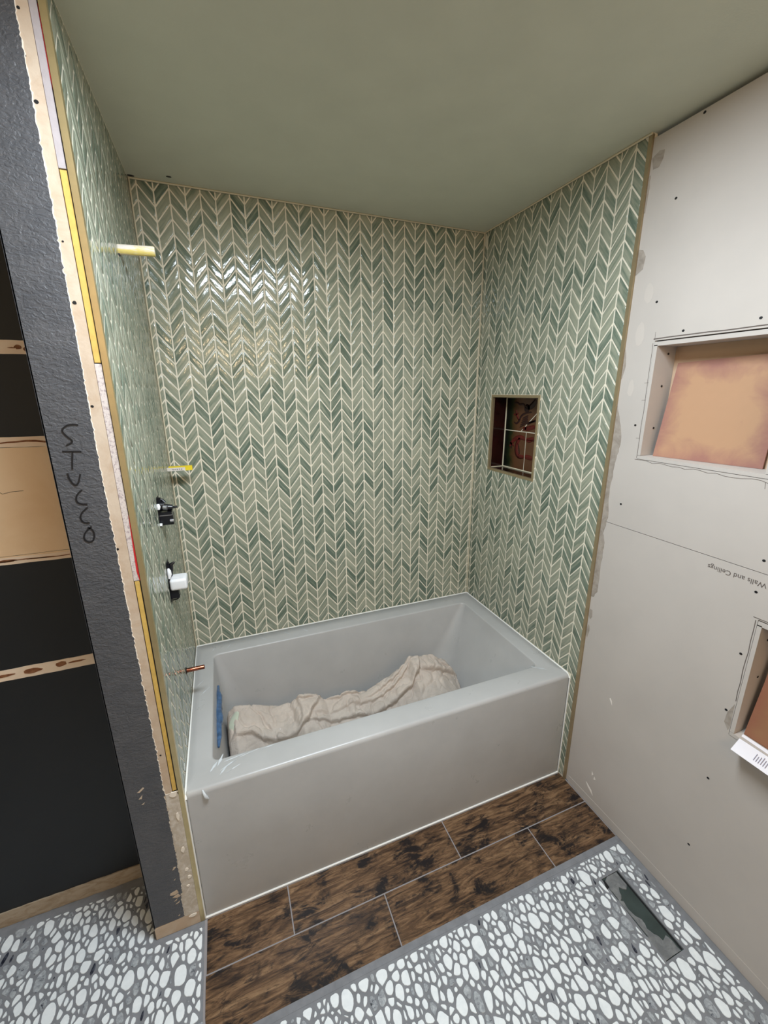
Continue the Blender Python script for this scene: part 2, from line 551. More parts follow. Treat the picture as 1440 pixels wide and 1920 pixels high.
# ------------------------------------------------------------------ tiled walls
PITCH, COLW, ZP, DROP, GR = 0.0508, 0.0535, 0.577, 0.068, 0.0044

def tile_rings(poly):
    r = [(poly, -0.006), (poly, -0.0013)]
    a = inset(poly, 0.0009)
    b = inset(poly, 0.0034) if a else None
    if a and b and len(a) == len(b): r += [(a, -0.0004), (b, 0.0)]
    elif a: r += [(a, -0.0004)]
    return r

def tile_mesh_data(poly, sgn, tint, uvo, tilt=(0, 0)):
    """verts/faces/uvs of one glazed tile; poly centred or in wall coordinates"""
    rings = tile_rings(poly)
    n = len(poly)
    cx, cy = sum(p[0] for p in poly) / n, sum(p[1] for p in poly) / n
    v = [(a, b, h + tilt[0] * (a - cx) + tilt[1] * (b - cy)) for pl, h in rings for a, b in pl]
    f = []
    for r in range(len(rings) - 1):
        for k in range(n):
            i, j = r * n + k, r * n + (k + 1) % n
            f.append((i, j, j + n, i + n))
    f.append(tuple(range((len(rings) - 1) * n, len(rings) * n)))
    ang = math.atan2(DROP * sgn, COLW)
    ca, sa = math.cos(ang), math.sin(ang)
    uv = [(((a - cx) * ca + (b - cy) * sa) + uvo[0], (-(a - cx) * sa + (b - cy) * ca) + uvo[1]) for a, b, h in v]
    return v, f, uv

def make_tile_mesh(name, v, f, uv, tints):
    me = bpy.data.meshes.new(name)
    me.from_pydata(v, [], f)
    me.materials.append(M['tile'])
    me.polygons.foreach_set('use_smooth', [True] * len(f))
    ul = me.uv_layers.new(name='uv')
    flat = []
    for fc in f:
        for i in fc: flat += [uv[i][0], uv[i][1]]
    ul.data.foreach_set('uv', flat)
    at = me.attributes.new('tint', 'FLOAT', 'FACE')
    at.data.foreach_set('value', tints)
    me.update()
    return me

rng = random.Random(5)
def pick_tint():
    return min(1, max(0, rng.choice((rng.gauss(0.36, 0.12), rng.gauss(0.44, 0.1), rng.gauss(0.78, 0.1)))))

half = [(-COLW / 2, 0), (COLW / 2, 0), (COLW / 2, PITCH), (-COLW / 2, PITCH)]
def full_poly(sgn):
    d = sgn * DROP / 2
    p = [(-COLW / 2, -PITCH / 2 - d), (COLW / 2, -PITCH / 2 + d), (COLW / 2, PITCH / 2 + d), (-COLW / 2, PITCH / 2 - d)]
    q = inset(p, GR / 2)
    return q
FULL = {}
for sgn in (1, -1):
    for k in range(9):
        tint = (0.20, 0.30, 0.36, 0.42, 0.48, 0.56, 0.70, 0.80, 0.88)[k]
        v, f, uv = tile_mesh_data(full_poly(sgn), sgn, tint, (rng.uniform(0, 20), rng.uniform(0, 20)))
        FULL[sgn, k] = make_tile_mesh('tile', v, f, uv, [tint] * len(f))
WEIGHT = [2, 3, 3, 3, 3, 2, 2, 3, 2]

def tile_wall(parent, fr, s_axis, h_axis, origin, line0, peak_parity, bounds, holes, shear, limit=300):
    """Chevron columns whose lines stand at line0 + k*COLW; peaks on lines of peak_parity."""
    s0, s1, z0, z1 = bounds
    rot = Matrix((s_axis, (0, 0, 1), h_axis)).transposed().to_4x4()
    pieces = []
    k0, k1 = int((s0 - line0) / COLW) - 2, int((s1 - line0) / COLW) + 2
    for k in range(k0, k1 + 1):
        left_peak = (k % 2 == peak_parity)
        sgn = -1 if left_peak else 1
        for n in range(-14, 42):
            zc = ZP + n * PITCH + (PITCH - DROP) / 2
            sc = line0 + (k + 0.5) * COLW + shear * (zc - 0.55)
            cell = [(a + sc, b + zc) for a, b in full_poly(sgn)]
            p = clip_rect(cell, s0, s1, z0, z1)
            if not p: continue
            ps = [p]
            for hl in holes: ps = [q for pp in ps for q in minus_rect(pp, hl)]
            for q in ps:
                if len(q) < 3 or poly_area(q) < 4e-5: continue
                whole = len(ps) == 1 and abs(poly_area(q) - poly_area(cell)) < 1e-7
                cx, cz = sum(a for a, b in q) / len(q), sum(b for a, b in q) / len(q)
                pr = [project(fr(a, b, 0)) for a, b in q]
                ar = 0
                if all(pr):
                    mx, my = sum(a for a, b in pr) / len(pr), sum(b for a, b in pr) / len(pr)
                    if -5 < mx < 1445 and -5 < my < 1925: ar = abs(poly_area(pr))
                pieces.append((ar, q, sgn, whole, sc, zc))
    pieces.sort(key=lambda t: -t[0])
    V, Fc, UV, T = [], [], [], []
    for idx, (ar, q, sgn, whole, sc, zc) in enumerate(pieces):
        tilt = (rng.gauss(0, 0.006), rng.gauss(0, 0.006))
        if idx < limit:
            if whole:
                me = FULL[sgn, rng.choices(range(9), WEIGHT)[0]]
            else:
                t = pick_tint()
                v, f, uv = tile_mesh_data([(a - sc, b - zc) for a, b in q], sgn, t, (rng.uniform(0, 20), rng.uniform(0, 20)))
                me = make_tile_mesh('tile', v, f, uv, [t] * len(f))
            o = bpy.data.objects.new('tile', me)
            COL.objects.link(o)
            o.parent = parent
            o.matrix_local = Matrix.Translation(fr(sc, zc, 0)) @ rot @ Matrix.Rotation(tilt[0], 4, 'X') @ Matrix.Rotation(tilt[1], 4, 'Y')
        else:
            t = pick_tint()
            v, f, uv = tile_mesh_data(q, sgn, t, (rng.uniform(0, 20), rng.uniform(0, 20)), tilt)
            o0 = len(V)
            V += [tuple(fr(a, b, h)) for a, b, h in v]
            Fc += [tuple(i + o0 for i in fc) for fc in f]
            UV += uv; T += [t] * len(f)
    if V:
        me = make_tile_mesh('tile_field', V, Fc, UV, T)
        o = bpy.data.objects.new('tile_field', me)
        COL.objects.link(o); o.parent = parent
        o['kind'] = 'stuff'

# back wall
mb = MB(); mb.box(-0.05, W + 0.1, 0.0012, 0.12, 0, C)
wall_back = struct(mb.build('wall_back', M['grout']))
tile_wall(wall_back, F_back, (1, 0, 0), (0, -1, 0), None, 0.28 * W / 28.63, 0, (0.0035, W - 0.0035, H + 0.004, C - 0.004), [], 0.0048)

# left wall: core of the stub with its tiled face (towards +x)
mb = MB(); mb.box(-0.143, -0.0125, YS + 0.003, 0.12, 0.0, C)
mb.box(-0.0125, -0.0012, YS + 0.012, 0.12, 0, C, 1)
wall_left = struct(mb.build('wall_left', [M['dark_paint'], M['grout']]))
LEFT_LINE = -0.79
tile_wall(wall_left, F_left, (0, 1, 0), (1, 0, 0), None, LEFT_LINE, 0, (-0.8325, -0.0035, H + 0.004, C - 0.004), [(-0.49, -0.425, 1.285, 1.385), (-0.51, -0.44, 1.01, 1.158)], 0.003)

# right wall: tiled part
NI = (0.150, 0.485, 1.333, 1.693)        # niche opening (a0, a1, z0, z1)
mb = MB()
holed(mb, F_right, (0.0, 0.886, 0.0, C), [(NI[0] - .004, NI[1] + .004, NI[2] - .004, NI[3] + .004)], -0.020, -0.0012)
wall_right = struct(mb.build('wall_right', M['grout']))
tile_wall(wall_right, F_right, (0, -1, 0), (-1, 0, 0), None, 0.8215 - 16 * COLW, 0, (0.0035, 0.8725, 0.006, C - 0.004),
          [(NI[0] - .013, NI[1] + .013, NI[2] - .013, NI[3] + .013), (-1, D + 0.004, -1, H + 0.004)], 0.0055)

# corner grout beads
for nm, x, wl in (('corner_bead', 0.003, wall_left), ('corner_bead', W - 0.003, wall_right)):
    mb = MB(); mb.tube([(x, -0.003, H), (x, -0.003, C)], 0.0032, 6)
    mb.build(nm, M['cream_caulk'], wl)

# ------------------------------------------------------------------ shower niche
mb = MB()
fr = F_right
def bar(a0, a1, b0, b1, h0, h1): holed(mb, fr, (a0, a1, b0, b1), [], h0, h1)
t0, t1 = 0.0115, 0.0
bar(NI[0] - t0, NI[1] + t0, NI[3], NI[3] + t0, -0.012, 0.0012)
bar(NI[0] - t0, NI[1] + t0, NI[2] - t0, NI[2], -0.012, 0.0012)
bar(NI[0] - t0, NI[0], NI[2], NI[3], -0.012, 0.0012)
bar(NI[1], NI[1] + t0, NI[2], NI[3], -0.012, 0.0012)
struct(mb.build('trim_3', M['tan_trim']))
XB = 1.611
mb = MB(); mb.box(XB + 0.0007, XB + 0.02, -NI[1] - .03, -NI[0] + .03, NI[2] - .03, NI[3] + .03)
mb.build('niche_back', M['grout'], wall_right)
def niche_tile(bx, mat):
    m = MB(); m.box(*bx); return m.build('niche_tile', mat, wall_right)
niche_tile((W + .012, XB - .001, -NI[0] - .001, -NI[0] + .012, NI[2] + .001, NI[3]), M['maroon'])
niche_tile((W + .012, XB - .001, -NI[1] - .012, -NI[1] + .001, NI[2] + .001, NI[3]), M['maroon'])
niche_tile((W + .012, XB - .001, -NI[1], -NI[0], NI[2] - .012, NI[2] + .001), M['maroon'])
niche_tile((W + .012, XB - .001, -NI[1], -NI[0], NI[3] - .001, NI[3] + .012), M['maroon'])
FB = lambda a, b, h: (XB - h, -a, b)
yb0, yb1, zb0, zb1, zm = NI[0] + .003, NI[1] - .003, NI[2] + .004, NI[3] - .002, 1.5275
def back_tile(poly):
    m = MB(); m.prism(inset(poly, 0.0018), FB, -0.006, 0.0, 0.0006); return m.build('niche_tile', M['mural'], wall_right)
yd = 0.277 + (zb1 - zm) * (0.382 - 0.277) / (1.619 - 1.528)
mural = [back_tile([(yb0, zm), (0.277, zm), (yd, zb1), (yb0, zb1)]), back_tile([(0.277, zm), (yb1, zm), (yb1, zb1), (yd, zb1)]),
         back_tile([(yb0, zb0), (0.3195, zb0), (0.3195, zm), (yb0, zm)]), back_tile([(0.3195, zb0), (yb1, zb0), (yb1, zm), (0.3195, zm)])]
def smooth_path(pts, it=2):
    for _ in range(it):
        q = [pts[0]]
        for i in range(len(pts) - 1):
            (a, b), (c, d) = pts[i], pts[i + 1]
            q += [(a * .75 + c * .25, b * .75 + d * .25), (a * .25 + c * .75, b * .25 + d * .75)]
        pts = q + [pts[-1]]
    return pts
def glaze(pts, r, mat, parent, it=2):
    m = MB(); p = smooth_path([(-a, b) for a, b in pts], it)
    n = len(p)
    r *= 1.35
    rr = [r * (0.35 + 0.65 * math.sin(math.pi * (0.08 + 0.84 * i / (n - 1)))) for i in range(n)]
    # low flattened ridge of glaze lying on the tile face
    m.tube([FB(a, b, 0) for a, b in p], rr, 6)
    m.v = [(XB - max(-0.0005, min(0.0012, (XB - x))), y, z) for x, y, z in m.v]
    m.build('glaze_line', mat, parent)
dk, rd = M['glaze_dark'], M['glaze_red']
glaze([(-.212, 1.662), (-.223, 1.669), (-.242, 1.665), (-.252, 1.657), (-.274, 1.66), (-.288, 1.659), (-.294, 1.648), (-.317, 1.639)], .0042, dk, mural[0])
glaze([(-.295, 1.647), (-.312, 1.640), (-.328, 1.632)], .016, dk, mural[0])
glaze([(-.318, 1.640), (-.341, 1.651), (-.36, 1.665), (-.37, 1.681)], .011, dk, mural[0])
glaze([(-.345, 1.624), (-.306, 1.619), (-.281, 1.609), (-.269, 1.597), (-.262, 1.582), (-.252, 1.57), (-.236, 1.563), (-.221, 1.571)], .0045, dk, mural[0])
glaze([(-.229, 1.632), (-.238, 1.607), (-.251, 1.591), (-.262, 1.582)], .005, rd, mural[0])
glaze([(-.214, 1.609), (-.235, 1.607), (-.25, 1.617)], .0038, rd, mural[0])
for k in range(5):
    glaze([(-.268 - .004 * k, 1.548 + .011 * k), (-.30 - .003 * k, 1.563 + .010 * k), (-.325, 1.575 + .008 * k)], .0028, dk, mural[0])
glaze([(-.293, 1.541), (-.318, 1.546), (-.345, 1.551)][:2], .007, rd, mural[1])
glaze([(-.307, 1.541), (-.341, 1.548), (-.378, 1.557)], .009, rd, mural[1])
for k in range(5):
    glaze([(-.322 - .010 * k, 1.564 + .003 * k), (-.334 - .010 * k, 1.577 + .003 * k), (-.347 - .010 * k, 1.572 + .003 * k)], .0034, dk, mural[1])
glaze([(-.205, 1.458), (-.223, 1.476), (-.245, 1.491), (-.276, 1.5), (-.300, 1.496), (-.315, 1.492)], .0095, rd, mural[2])
glaze([(-.277, 1.493), (-.257, 1.47), (-.253, 1.44), (-.259, 1.413), (-.284, 1.401), (-.314, 1.406)], .0105, rd, mural[2])
glaze([(-.200, 1.446), (-.213, 1.462), (-.235, 1.452)], .0055, rd, mural[2])
glaze([(-.196, 1.467), (-.213, 1.462), (-.214, 1.436)], .0045, dk, mural[2])
for k in range(9):
    t = k / 8
    a, b = -.243 - .028 * math.sin(t * 2.6) * 0.6 - .02 * t, 1.488 - .085 * t
    glaze([(a - .006, b + .004), (a, b - .002), (a - .010, b - .005)], .0024, dk, mural[2], 1)
glaze([(-.323, 1.491), (-.345, 1.489), (-.378, 1.501)], .0095, rd, mural[3])
glaze([(-.323, 1.407), (-.351, 1.407), (-.378, 1.404)], .0095, rd, mural[3])
for k in range(5):
    glaze([(-.325 - .011 * k, 1.499), (-.331 - .011 * k, 1.487), (-.336 - .011 * k, 1.496)], .0024, dk, mural[3], 1)
mb = MB()
mb.tube([(XB - .001, -NI[0] - .0015, NI[2]), (XB - .001, -NI[0] - .0015, NI[3])], .0035, 6)
mb.tube([(XB - .001, -NI[0], NI[2] + .0025), (XB - .001, -NI[1], NI[2] + .0025)], .0032, 6)
mb.tube([(W + .013, -NI[0] - .0015, NI[2] + .002), (XB - .001, -NI[0] - .0015, NI[2] + .002)], .0026, 6)
mb.build('niche_caulk', M['cream_caulk'], wall_right)

# ------------------------------------------------------------------ bare drywall on the right
F_dry = lambda a, b, h: (XD - h, -a, b)          # a = -y
NA = (0.992, 1.378, 1.496, 1.874)                # rough openings of the two drywall niches
NB = (1.428, 1.812, 0.734, 1.116)
A1 = -YB
for rect, holes in (((0.887, A1, 1.2475, C - 0.014), [NA]), ((0.887, A1, 0.003, 1.2455), [NB])):
    mb = MB(); holed(mb, F_dry, rect, holes, -0.0127, 0.0)
    mb.build('drywall_board', M['drywall'], wall_right)
mb = MB(); holed(mb, F_dry, (0.80, A1 + .1, -0.05, C), [], -0.26, -0.13)
mb.build('backing', M['drywall'], wall_right)
T = 0.0125
DEP = 0.088
for N in (NA, NB):
    a0, a1, b0, b1 = N
    for bx in ((a0 + .0015, a0 + T, b0 + T + .001, b1 - T - .001), (a1 - T, a1 - .0015, b0 + T + .001, b1 - T - .001), (a0 + .0015, a1 - .0015, b1 - T - .004, b1 - .004), (a0 + .0015, a1 - .0015, b0 + .0015, b0 + T)):
        mb = MB(); holed(mb, F_dry, bx, [], -DEP, 0.0015)
        mb.build('niche_board', M['drywall'], wall_right)
    mb = MB(); holed(mb, F_dry, (a0 - .02, a1 + .02, b0 - .02, b1 + .02), [], -DEP - .014, -DEP - .001)
    mb.build('niche_back', M['niche_paper'], wall_right)
# pencil marks, and one dark strip drawn for a board gap
def strip(pts, w, fr, h, mat, parent, name):
    m = MB()
    for i in range(len(pts) - 1):
        (a, b), (c, d) = pts[i], pts[i + 1]
        dx, dy = c - a, d - b; l = math.hypot(dx, dy) or 1
        nx, ny = -dy / l * w / 2, dx / l * w / 2
        m.prism([(a - nx, b - ny), (c - nx, d - ny), (c + nx, d + ny), (a + nx, b + ny)], fr, -0.0004, h)
    return m.build(name, mat, parent)
r2 = random.Random(3)
def wob(a0, b0, a1, b1, n, amp):
    return [(a0 + (a1 - a0) * i / n + r2.uniform(-amp, amp), b0 + (b1 - b0) * i / n + r2.uniform(-amp, amp)) for i in range(n + 1)]
strip(wob(.992, 1.50, .987, 1.868, 12, .0012), .0014, F_dry, .0003, M['pencil'], wall_right, 'pencil_or_gap_line')
strip(wob(.986, 1.879, 1.40, 1.881, 10, .001), .0032, F_dry, .0003, M['pencil'], wall_right, 'pencil_or_gap_line')  # dark strip standing in for the open gap between board and niche return
strip(wob(.984, 1.492, 1.38, 1.488, 18, .003), .0013, F_dry, .0003, M['pencil'], wall_right, 'pencil_or_gap_line')
strip([(1.370, 1.487), (1.372, 1.470)], .0012, F_dry, .0003, M['pencil'], wall_right, 'pencil_or_gap_line')
for zt in (1.565, 1.69, 1.745):
    strip([(.978, zt), (.992, zt + .001)], .0010, F_dry, .0003, M['pencil'], wall_right, 'pencil_or_gap_line')
strip([(.991, 1.876), (.990, 1.900)], .0009, F_dry, .0003, M['pencil'], wall_right, 'pencil_or_gap_line')
strip(wob(1.425, .85, 1.423, 1.112, 8, .0015), .002, F_dry, .0003, M['pencil'], wall_right, 'pencil_or_gap_line')
strip(wob(1.415, 1.119, 1.80, 1.121, 8, .001), .002, F_dry, .0003, M['pencil'], wall_right, 'pencil_or_gap_line')
mb = MB(); mb.prism([(1.424, .745), (1.427, .76), (1.425, .838), (1.412, .80), (1.410, .765)], F_dry, -.0004, .0003)
mb.build('broken_edge', M['mortar'], wall_right)
# screws
scr = MB(); scr.prism([(.0042 * math.cos(k * math.pi / 4), .0036 * math.sin(k * math.pi / 4)) for k in range(8)], lambda a, b, h: (-h, -a, b), 0, .0006)
scr0 = None
for (a, b, x) in ((.989, 2.265, XD), (1.035, 2.450, XD), (.978, 1.989, XD), (1.079, 1.893, XD), (1.277, 1.899, XD), (.968, 1.608, XD), (.958, 1.328, XD), (1.408, 1.282, XD),
                  (1.408, 1.19, XD), (1.409, .997, XD), (1.408, .805, XD), (1.406, .546, XD), (1.399, .259, XD), (1.401, .031, XD)):
    if scr0 is None:
        scr0 = o = scr.build('screw', M['black'], wall_right)
    else:
        o = scr0.copy(); COL.objects.link(o)
    o.location = (x, -a, b)
for xx, zz in ((1.585, 1.835), (1.578, 1.735), (1.572, 1.60)):
    o = scr0.copy(); COL.objects.link(o)
    o.location = (xx, -NA[0] - T - .0002, zz); o.rotation_euler = (0, 0, math.pi / 2)
for zz in (1.05, .93):
    o = scr0.copy(); COL.objects.link(o)
    o.location = (1.575, -NB[0] - T - .0002, zz); o.rotation_euler = (0, 0, math.pi / 2)
# mortar smears beside the tile trim
def smear(pts, name='mortar_smear', mat=None, h=.0008):
    m = MB()
    if poly_area(pts) < 0: pts = pts[::-1]
    n = len(pts)
    v = [F_dry(a, b, 0) for a, b in pts] + [F_dry(a, b, h) for a, b in pts]
    m.add(v, [tuple(range(n)), tuple(range(n, 2 * n))] + [(i, (i + 1) % n, (i + 1) % n + n, i + n) for i in range(n)])
    return m.build(name, mat or M['mortar'], wall_right)
def rag(line, amp=.0025, k=4):
    out = []
    for i in range(len(line) - 1):
        for j in range(k):
            t = j / k
            out.append((line[i][0] + (line[i + 1][0] - line[i][0]) * t + r2.uniform(-amp, amp), line[i][1] + (line[i + 1][1] - line[i][1]) * t))
    return out + [line[-1]]
smear([(.887, 1.857), (.887, 1.76)] + rag([(.890, 1.762), (.899, 1.809), (.889, 1.857)], .001))
smear([(.887, 1.67), (.887, 1.13)] + rag([(.912, 1.13), (.914, 1.165), (.902, 1.199), (.913, 1.265), (.903, 1.36), (.908, 1.421), (.911, 1.486), (.922, 1.535), (.914, 1.599), (.888, 1.67)]))
smear([(.887, 1.13), (.887, .93)] + rag([(.896, .93), (.911, .958), (.912, 1.077), (.913, 1.13)]))
smear([(.887, .86), (.887, .845), (.897, .83), (.904, .845), (.902, .872), (.893, .875)])
smear([(.888, .79), (.888, .755), (.894, .745), (.901, .78), (.899, .80), (.893, .805)])
smear([(.890, 2.405), (.898, 2.373), (.916, 2.372), (.927, 2.39), (.929, 2.412), (.912, 2.416)])
smear([(.888, 2.158), (.888, 2.083), (.911, 2.097), (.915, 2.132), (.903, 2.153)])
smear([(.887, 2.36), (.887, 2.26)] + rag([(.891, 2.26), (.894, 2.33), (.892, 2.36)], .001))
smear([(1.038, .560), (1.046, .552), (1.050, .535), (1.043, .545), (1.036, .556)][::-1], 'plaster_nick', M['plaster_nick'])
smear([(1.01, .170), (1.018, .160), (1.012, .150)], 'plaster_nick', M['plaster_nick'])
smear([(1.024, .155), (1.031, .146), (1.022, .140)], 'plaster_nick', M['plaster_nick'])
smear([(.99, .095), (1.02, .078), (1.03, .060), (1.0, .080)], 'plaster_nick', M['plaster_nick'])
for cx, cz, w, h in ((.945, 2.02, .016, .03), (.935, 1.90, .018, .035), (.93, 1.73, .012, .03)):
    smear([(cx + w * math.cos(k * math.pi / 6) * r2.uniform(.8, 1.1), cz + h * math.sin(k * math.pi / 6) * r2.uniform(.8, 1.1)) for k in range(12)], 'filler_patch', M['filler'], .0003)
# thin filler ridge along the foot of the board
mb = MB(); mb.prism([(.9, .0), (2.2, .0), (2.2, .045), (1.3, .043), (.9, .035)], F_dry, -.0003, .0012)
mb.build('foot_filler', M['drywall'], wall_right)
# printed stamp (upside down on the board as it hangs)
cu = bpy.data.curves.new('lettering', 'FONT'); cu.body = 'Walls and Ceilings'; cu.size = 0.0215; cu.extrude = 0.0002
tmp = bpy.data.objects.new('lettering', cu); COL.objects.link(tmp)
dg = bpy.context.evaluated_depsgraph_get()
me = bpy.data.meshes.new_from_object(tmp.evaluated_get(dg)); bpy.data.objects.remove(tmp)
me.materials.append(M['pencil'])
o = bpy.data.objects.new('lettering', me); COL.objects.link(o); o.parent = wall_right
xs = [v.co.x for v in me.vertices]; wd = max(xs) - min(xs)
sc = 0.150 / wd
# reading direction runs towards the tub (+y), letters hang head down, facing the room (-x)
o.matrix_local = Matrix.Translation((XD - .0004, -1.428, 1.222)) @ Matrix(((0, 0, -1, 0), (1, 0, 0, 0), (0, -1, 0, 0), (0, 0, 0, 1))) @ Matrix.Diagonal((sc, sc, 1, 1))

# tile edge trims
mb = MB(); holed(mb, F_right, (0.8735, E, 0.0, C - .002), [], -0.008, 0.0008)
struct(mb.build('trim_1', M['tan_trim']))
mb = MB(); mb.box(-0.0118, 0.0006, YS - 0.003, YS + 0.012, 0.0, C - .001)
struct(mb.build('trim_2', M['brass']))

# ------------------------------------------------------------------ end of the stub wall (faces the camera)
F_stub = lambda a, b, h: (a, YS - h, b)
def stub_part(poly, name, mat, h0, h1):
    m = MB(); n = len(poly)
    v = [F_stub(a, b, h0) for a, b in poly] + [F_stub(a, b, h1) for a, b in poly]
    m.add(v, [tuple(range(n)), tuple(range(n, 2 * n))] + [(i, (i + 1) % n, (i + 1) % n + n, i + n) for i in range(n)])
    return m.build(name, mat, wall_left)
def strip_sheet(xl, xr, z0, z1, step, name, mat, h0, h1):
    """sheet between two edge functions of z, with front, side and end faces"""
    m = MB(); n = max(2, int((z1 - z0) / step))
    zs = [z0 + (z1 - z0) * i / n for i in range(n + 1)]
    v = []
    for z in zs:
        l, r = xl(z), xr(z)
        v += [F_stub(l, z, h0), F_stub(l, z, h1), F_stub(r, z, h1), F_stub(r, z, h0)]
    f = []
    for i in range(n):
        o = 4 * i
        for k in range(3): f.append((o + k, o + k + 1, o + k + 5, o + k + 4))
    f += [(0, 1, 2, 3), (4 * n, 4 * n + 1, 4 * n + 2, 4 * n + 3)]
    m.add(v, f)
    return m.build(name, mat, wall_left)
rs = random.Random(8)
rag_tab = [rs.gauss(0, .0010) + (rs.random() < .10) * rs.uniform(-.004, .002) for _ in range(900)]
def ragged(z): return rag_tab[int(z * 330) % 900] * .6 + rag_tab[int(z * 120 + 400) % 900] * .6
def edge(z):
    base = -0.0505 + 0.0022 * math.sin(z * 3.1)
    if z < 0.16: base = -0.056
    return base + ragged(z)
edge_w = lambda z: edge(z) + 0.0006 + abs(ragged(z + .37)) * 1.0
rectp = lambda a0, a1, b0, b1: [(a0, b0), (a1, b0), (a1, b1), (a0, b1)]
stub_part(rectp(-.1435, -.028, 0.003, C - .001), 'torn_paper', M['torn_paper'], -.003, .0008)
strip_sheet(edge, edge_w, 0.052, C - .001, .0045, 'torn_edge', M['torn_white'], 0, .0018)
strip_sheet(lambda z: -0.145, edge, 0.052 , C - .001, .0045, 'stucco_skin', M['stucco'], -.0025, .0022)
mb = MB(); mb.box(-0.1455, -0.1425, YS - .0022, YR, 0.0, C - .001)
mb.build('stucco_side', M['stucco'], wall_left)
for (zz, nm, mt, a0, a1, hh) in (((2.151, C - .002), 'board_edge', M['gypsum'], -.0275, -.0145, .0006), ((1.784, 2.149), 'foam_edge', M['foam'], -.0265, -.0145, .0002),
                       ((1.254, 1.782), 'board_edge', M['board_white'], -.0275, -.0140, .0006), ((.566, 1.252), 'foam_edge', M['foam'], -.0262, -.0155, .0002)):
    m = MB(); m.prism(rectp(a0, a1, *zz), F_stub, -.012, hh, .0006); m.build(nm, mt, wall_left)
stub_part([(-.0146, 1.256), (-.0128, 1.254), (-.0126, 1.42), (-.0136, 1.43), (-.0162, 1.34), (-.0175, 1.28)], 'red_membrane', M['red'], -.002, .0012)
stub_part([(-.0142, 2.30), (-.0128, 2.28), (-.0128, 2.39), (-.0134, 2.41)], 'red_membrane', M['red'], -.002, .0008)
strip_sheet(lambda z: (edge(z) + .002 if z < .53 else -.046), lambda z: -.0122 + (0 if z < .55 else ragged(z)), .052, .562, .0045, 'mortar_skim', M['skim'], -.001, .0030)
stub_part([(-.145, .0), (-.0122, .0), (-.0122, .056), (-.05, .054), (-.09, .050), (-.145, .047)], 'bare_foot', M['torn_paper'], -.001, .0026)
for (a, b, w, h) in ((-.024, .556, .012, .014), (-.03, .045, .013, .006), (-.026, .335, .006, .014), (-.024, .47, .004, .02), (-.026, .25, .008, .006), (-.022, .215, .006, .008), (-.03, .18, .006, .004)):
    pts = [(a + w * math.cos(t * .785) * rs.uniform(.6, 1.1), b + h * math.sin(t * .785) * rs.uniform(.6, 1.1)) for t in range(8)]
    stub_part(pts, 'mortar_blob', M['torn_white'], .002, .0048)
for (a, b, r) in ((-.0435, 2.255, .0040), (-.0425, 1.905, .0042), (-.044, 2.395, .003), (-.0475, 2.325, .0022), (-.0460, 1.69, .0034), (-.0495, 1.345, .0036), (-.043, 2.02, .0022), (-.0465, .93, .0018), (-.040, .705, .003)):
    stub_part([(a + r * math.cos(t * .785) * rs.uniform(.8, 1.1), b + r * .9 * math.sin(t * .785)) for t in range(8)], 'nail_hole', M['black'], 0, .0013)
for pts in ([(-.085, .165), (-.083, .173), (-.063, .179), (-.060, .165), (-.071, .160)], [(-.079, .152), (-.062, .161), (-.056, .148), (-.066, .145), (-.074, .150)],
            [(-.077, .134), (-.066, .142), (-.069, .135)], [(-.075, .12), (-.060, .129), (-.064, .121)], [(-.066, .265), (-.060, .276), (-.053, .274), (-.060, .266)],
            [(-.067, .222), (-.061, .228), (-.063, .222)], [(-.074, .066), (-.067, .070), (-.068, .065)], [(-.114, .60), (-.098, .613), (-.095, .609), (-.108, .598)], [(-.114, .575), (-.102, .588), (-.106, .574)], [(-.110, .553), (-.100, .559), (-.104, .552)]):
    stub_part(pts, 'paint_chip', M['torn_paper'], .001, .0029)
# marker lettering
def letter(pts, wd=.0033):
    p = smooth_path(pts, 2) if len(pts) > 2 else pts
    return strip(p, wd, F_stub, .0034, M['marker'], wall_left, 'lettering')
for pts in ([(-.079, 1.65), (-.093, 1.652), (-.103, 1.648), (-.113, 1.639), (-.106, 1.626), (-.093, 1.613), (-.109, 1.605)],
            [(-.119, 1.592), (-.083, 1.59)], [(-.100, 1.59), (-.105, 1.566), (-.107, 1.55)],
            [(-.118, 1.542), (-.117, 1.527), (-.109, 1.511), (-.101, 1.516), (-.094, 1.538)],
            [(-.097, 1.501), (-.11, 1.489), (-.113, 1.474), (-.105, 1.467), (-.092, 1.466)],
            [(-.093, 1.458), (-.108, 1.445), (-.112, 1.432), (-.107, 1.421), (-.095, 1.42)],
            [(-.093, 1.41), (-.108, 1.398), (-.114, 1.381), (-.105, 1.371), (-.095, 1.374), (-.09, 1.387), (-.092, 1.403), (-.101, 1.409)]):
    letter(pts)

# ------------------------------------------------------------------ recessed dark wall on the far left
mb = MB(); mb.box(XL, -0.140, YR, YR + .1, 0, C)
wall_recess = struct(mb.build('wall_recess', M['dark_paint']))
F_rec = lambda a, b, h: (a, YR - h, b)
def rec_strip(z0, z1, name, mat, h0, h1, x0=XL, x1=-.145, amp=.0008, step=.02):
    m = MB(); n = int((x1 - x0) / step)
    v, f = [], []
    for i in range(n + 1):
        x = x0 + (x1 - x0) * i / n
        lo, hi = z0 + rs.uniform(-amp, amp), z1 + rs.uniform(-amp, amp)
        v += [F_rec(x, lo, h0), F_rec(x, lo, h1), F_rec(x, hi, h1), F_rec(x, hi, h0)]
    for i in range(n):
        o = 4 * i
        for k in range(3): f.append((o + k, o + k + 1, o + k + 5, o + k + 4))
    m.add(v, f)
    return m.build(name, mat, wall_recess)
rec_strip(1.814, 1.847, 'torn_band', M['cream_paper'], -.001, .0012)
rec_strip(1.263, 1.609, 'torn_band', M['tan_paper'], -.001, .0012)
rec_strip(1.583, 1.609, 'torn_border', M['cream_paper'], .0005, .0018)
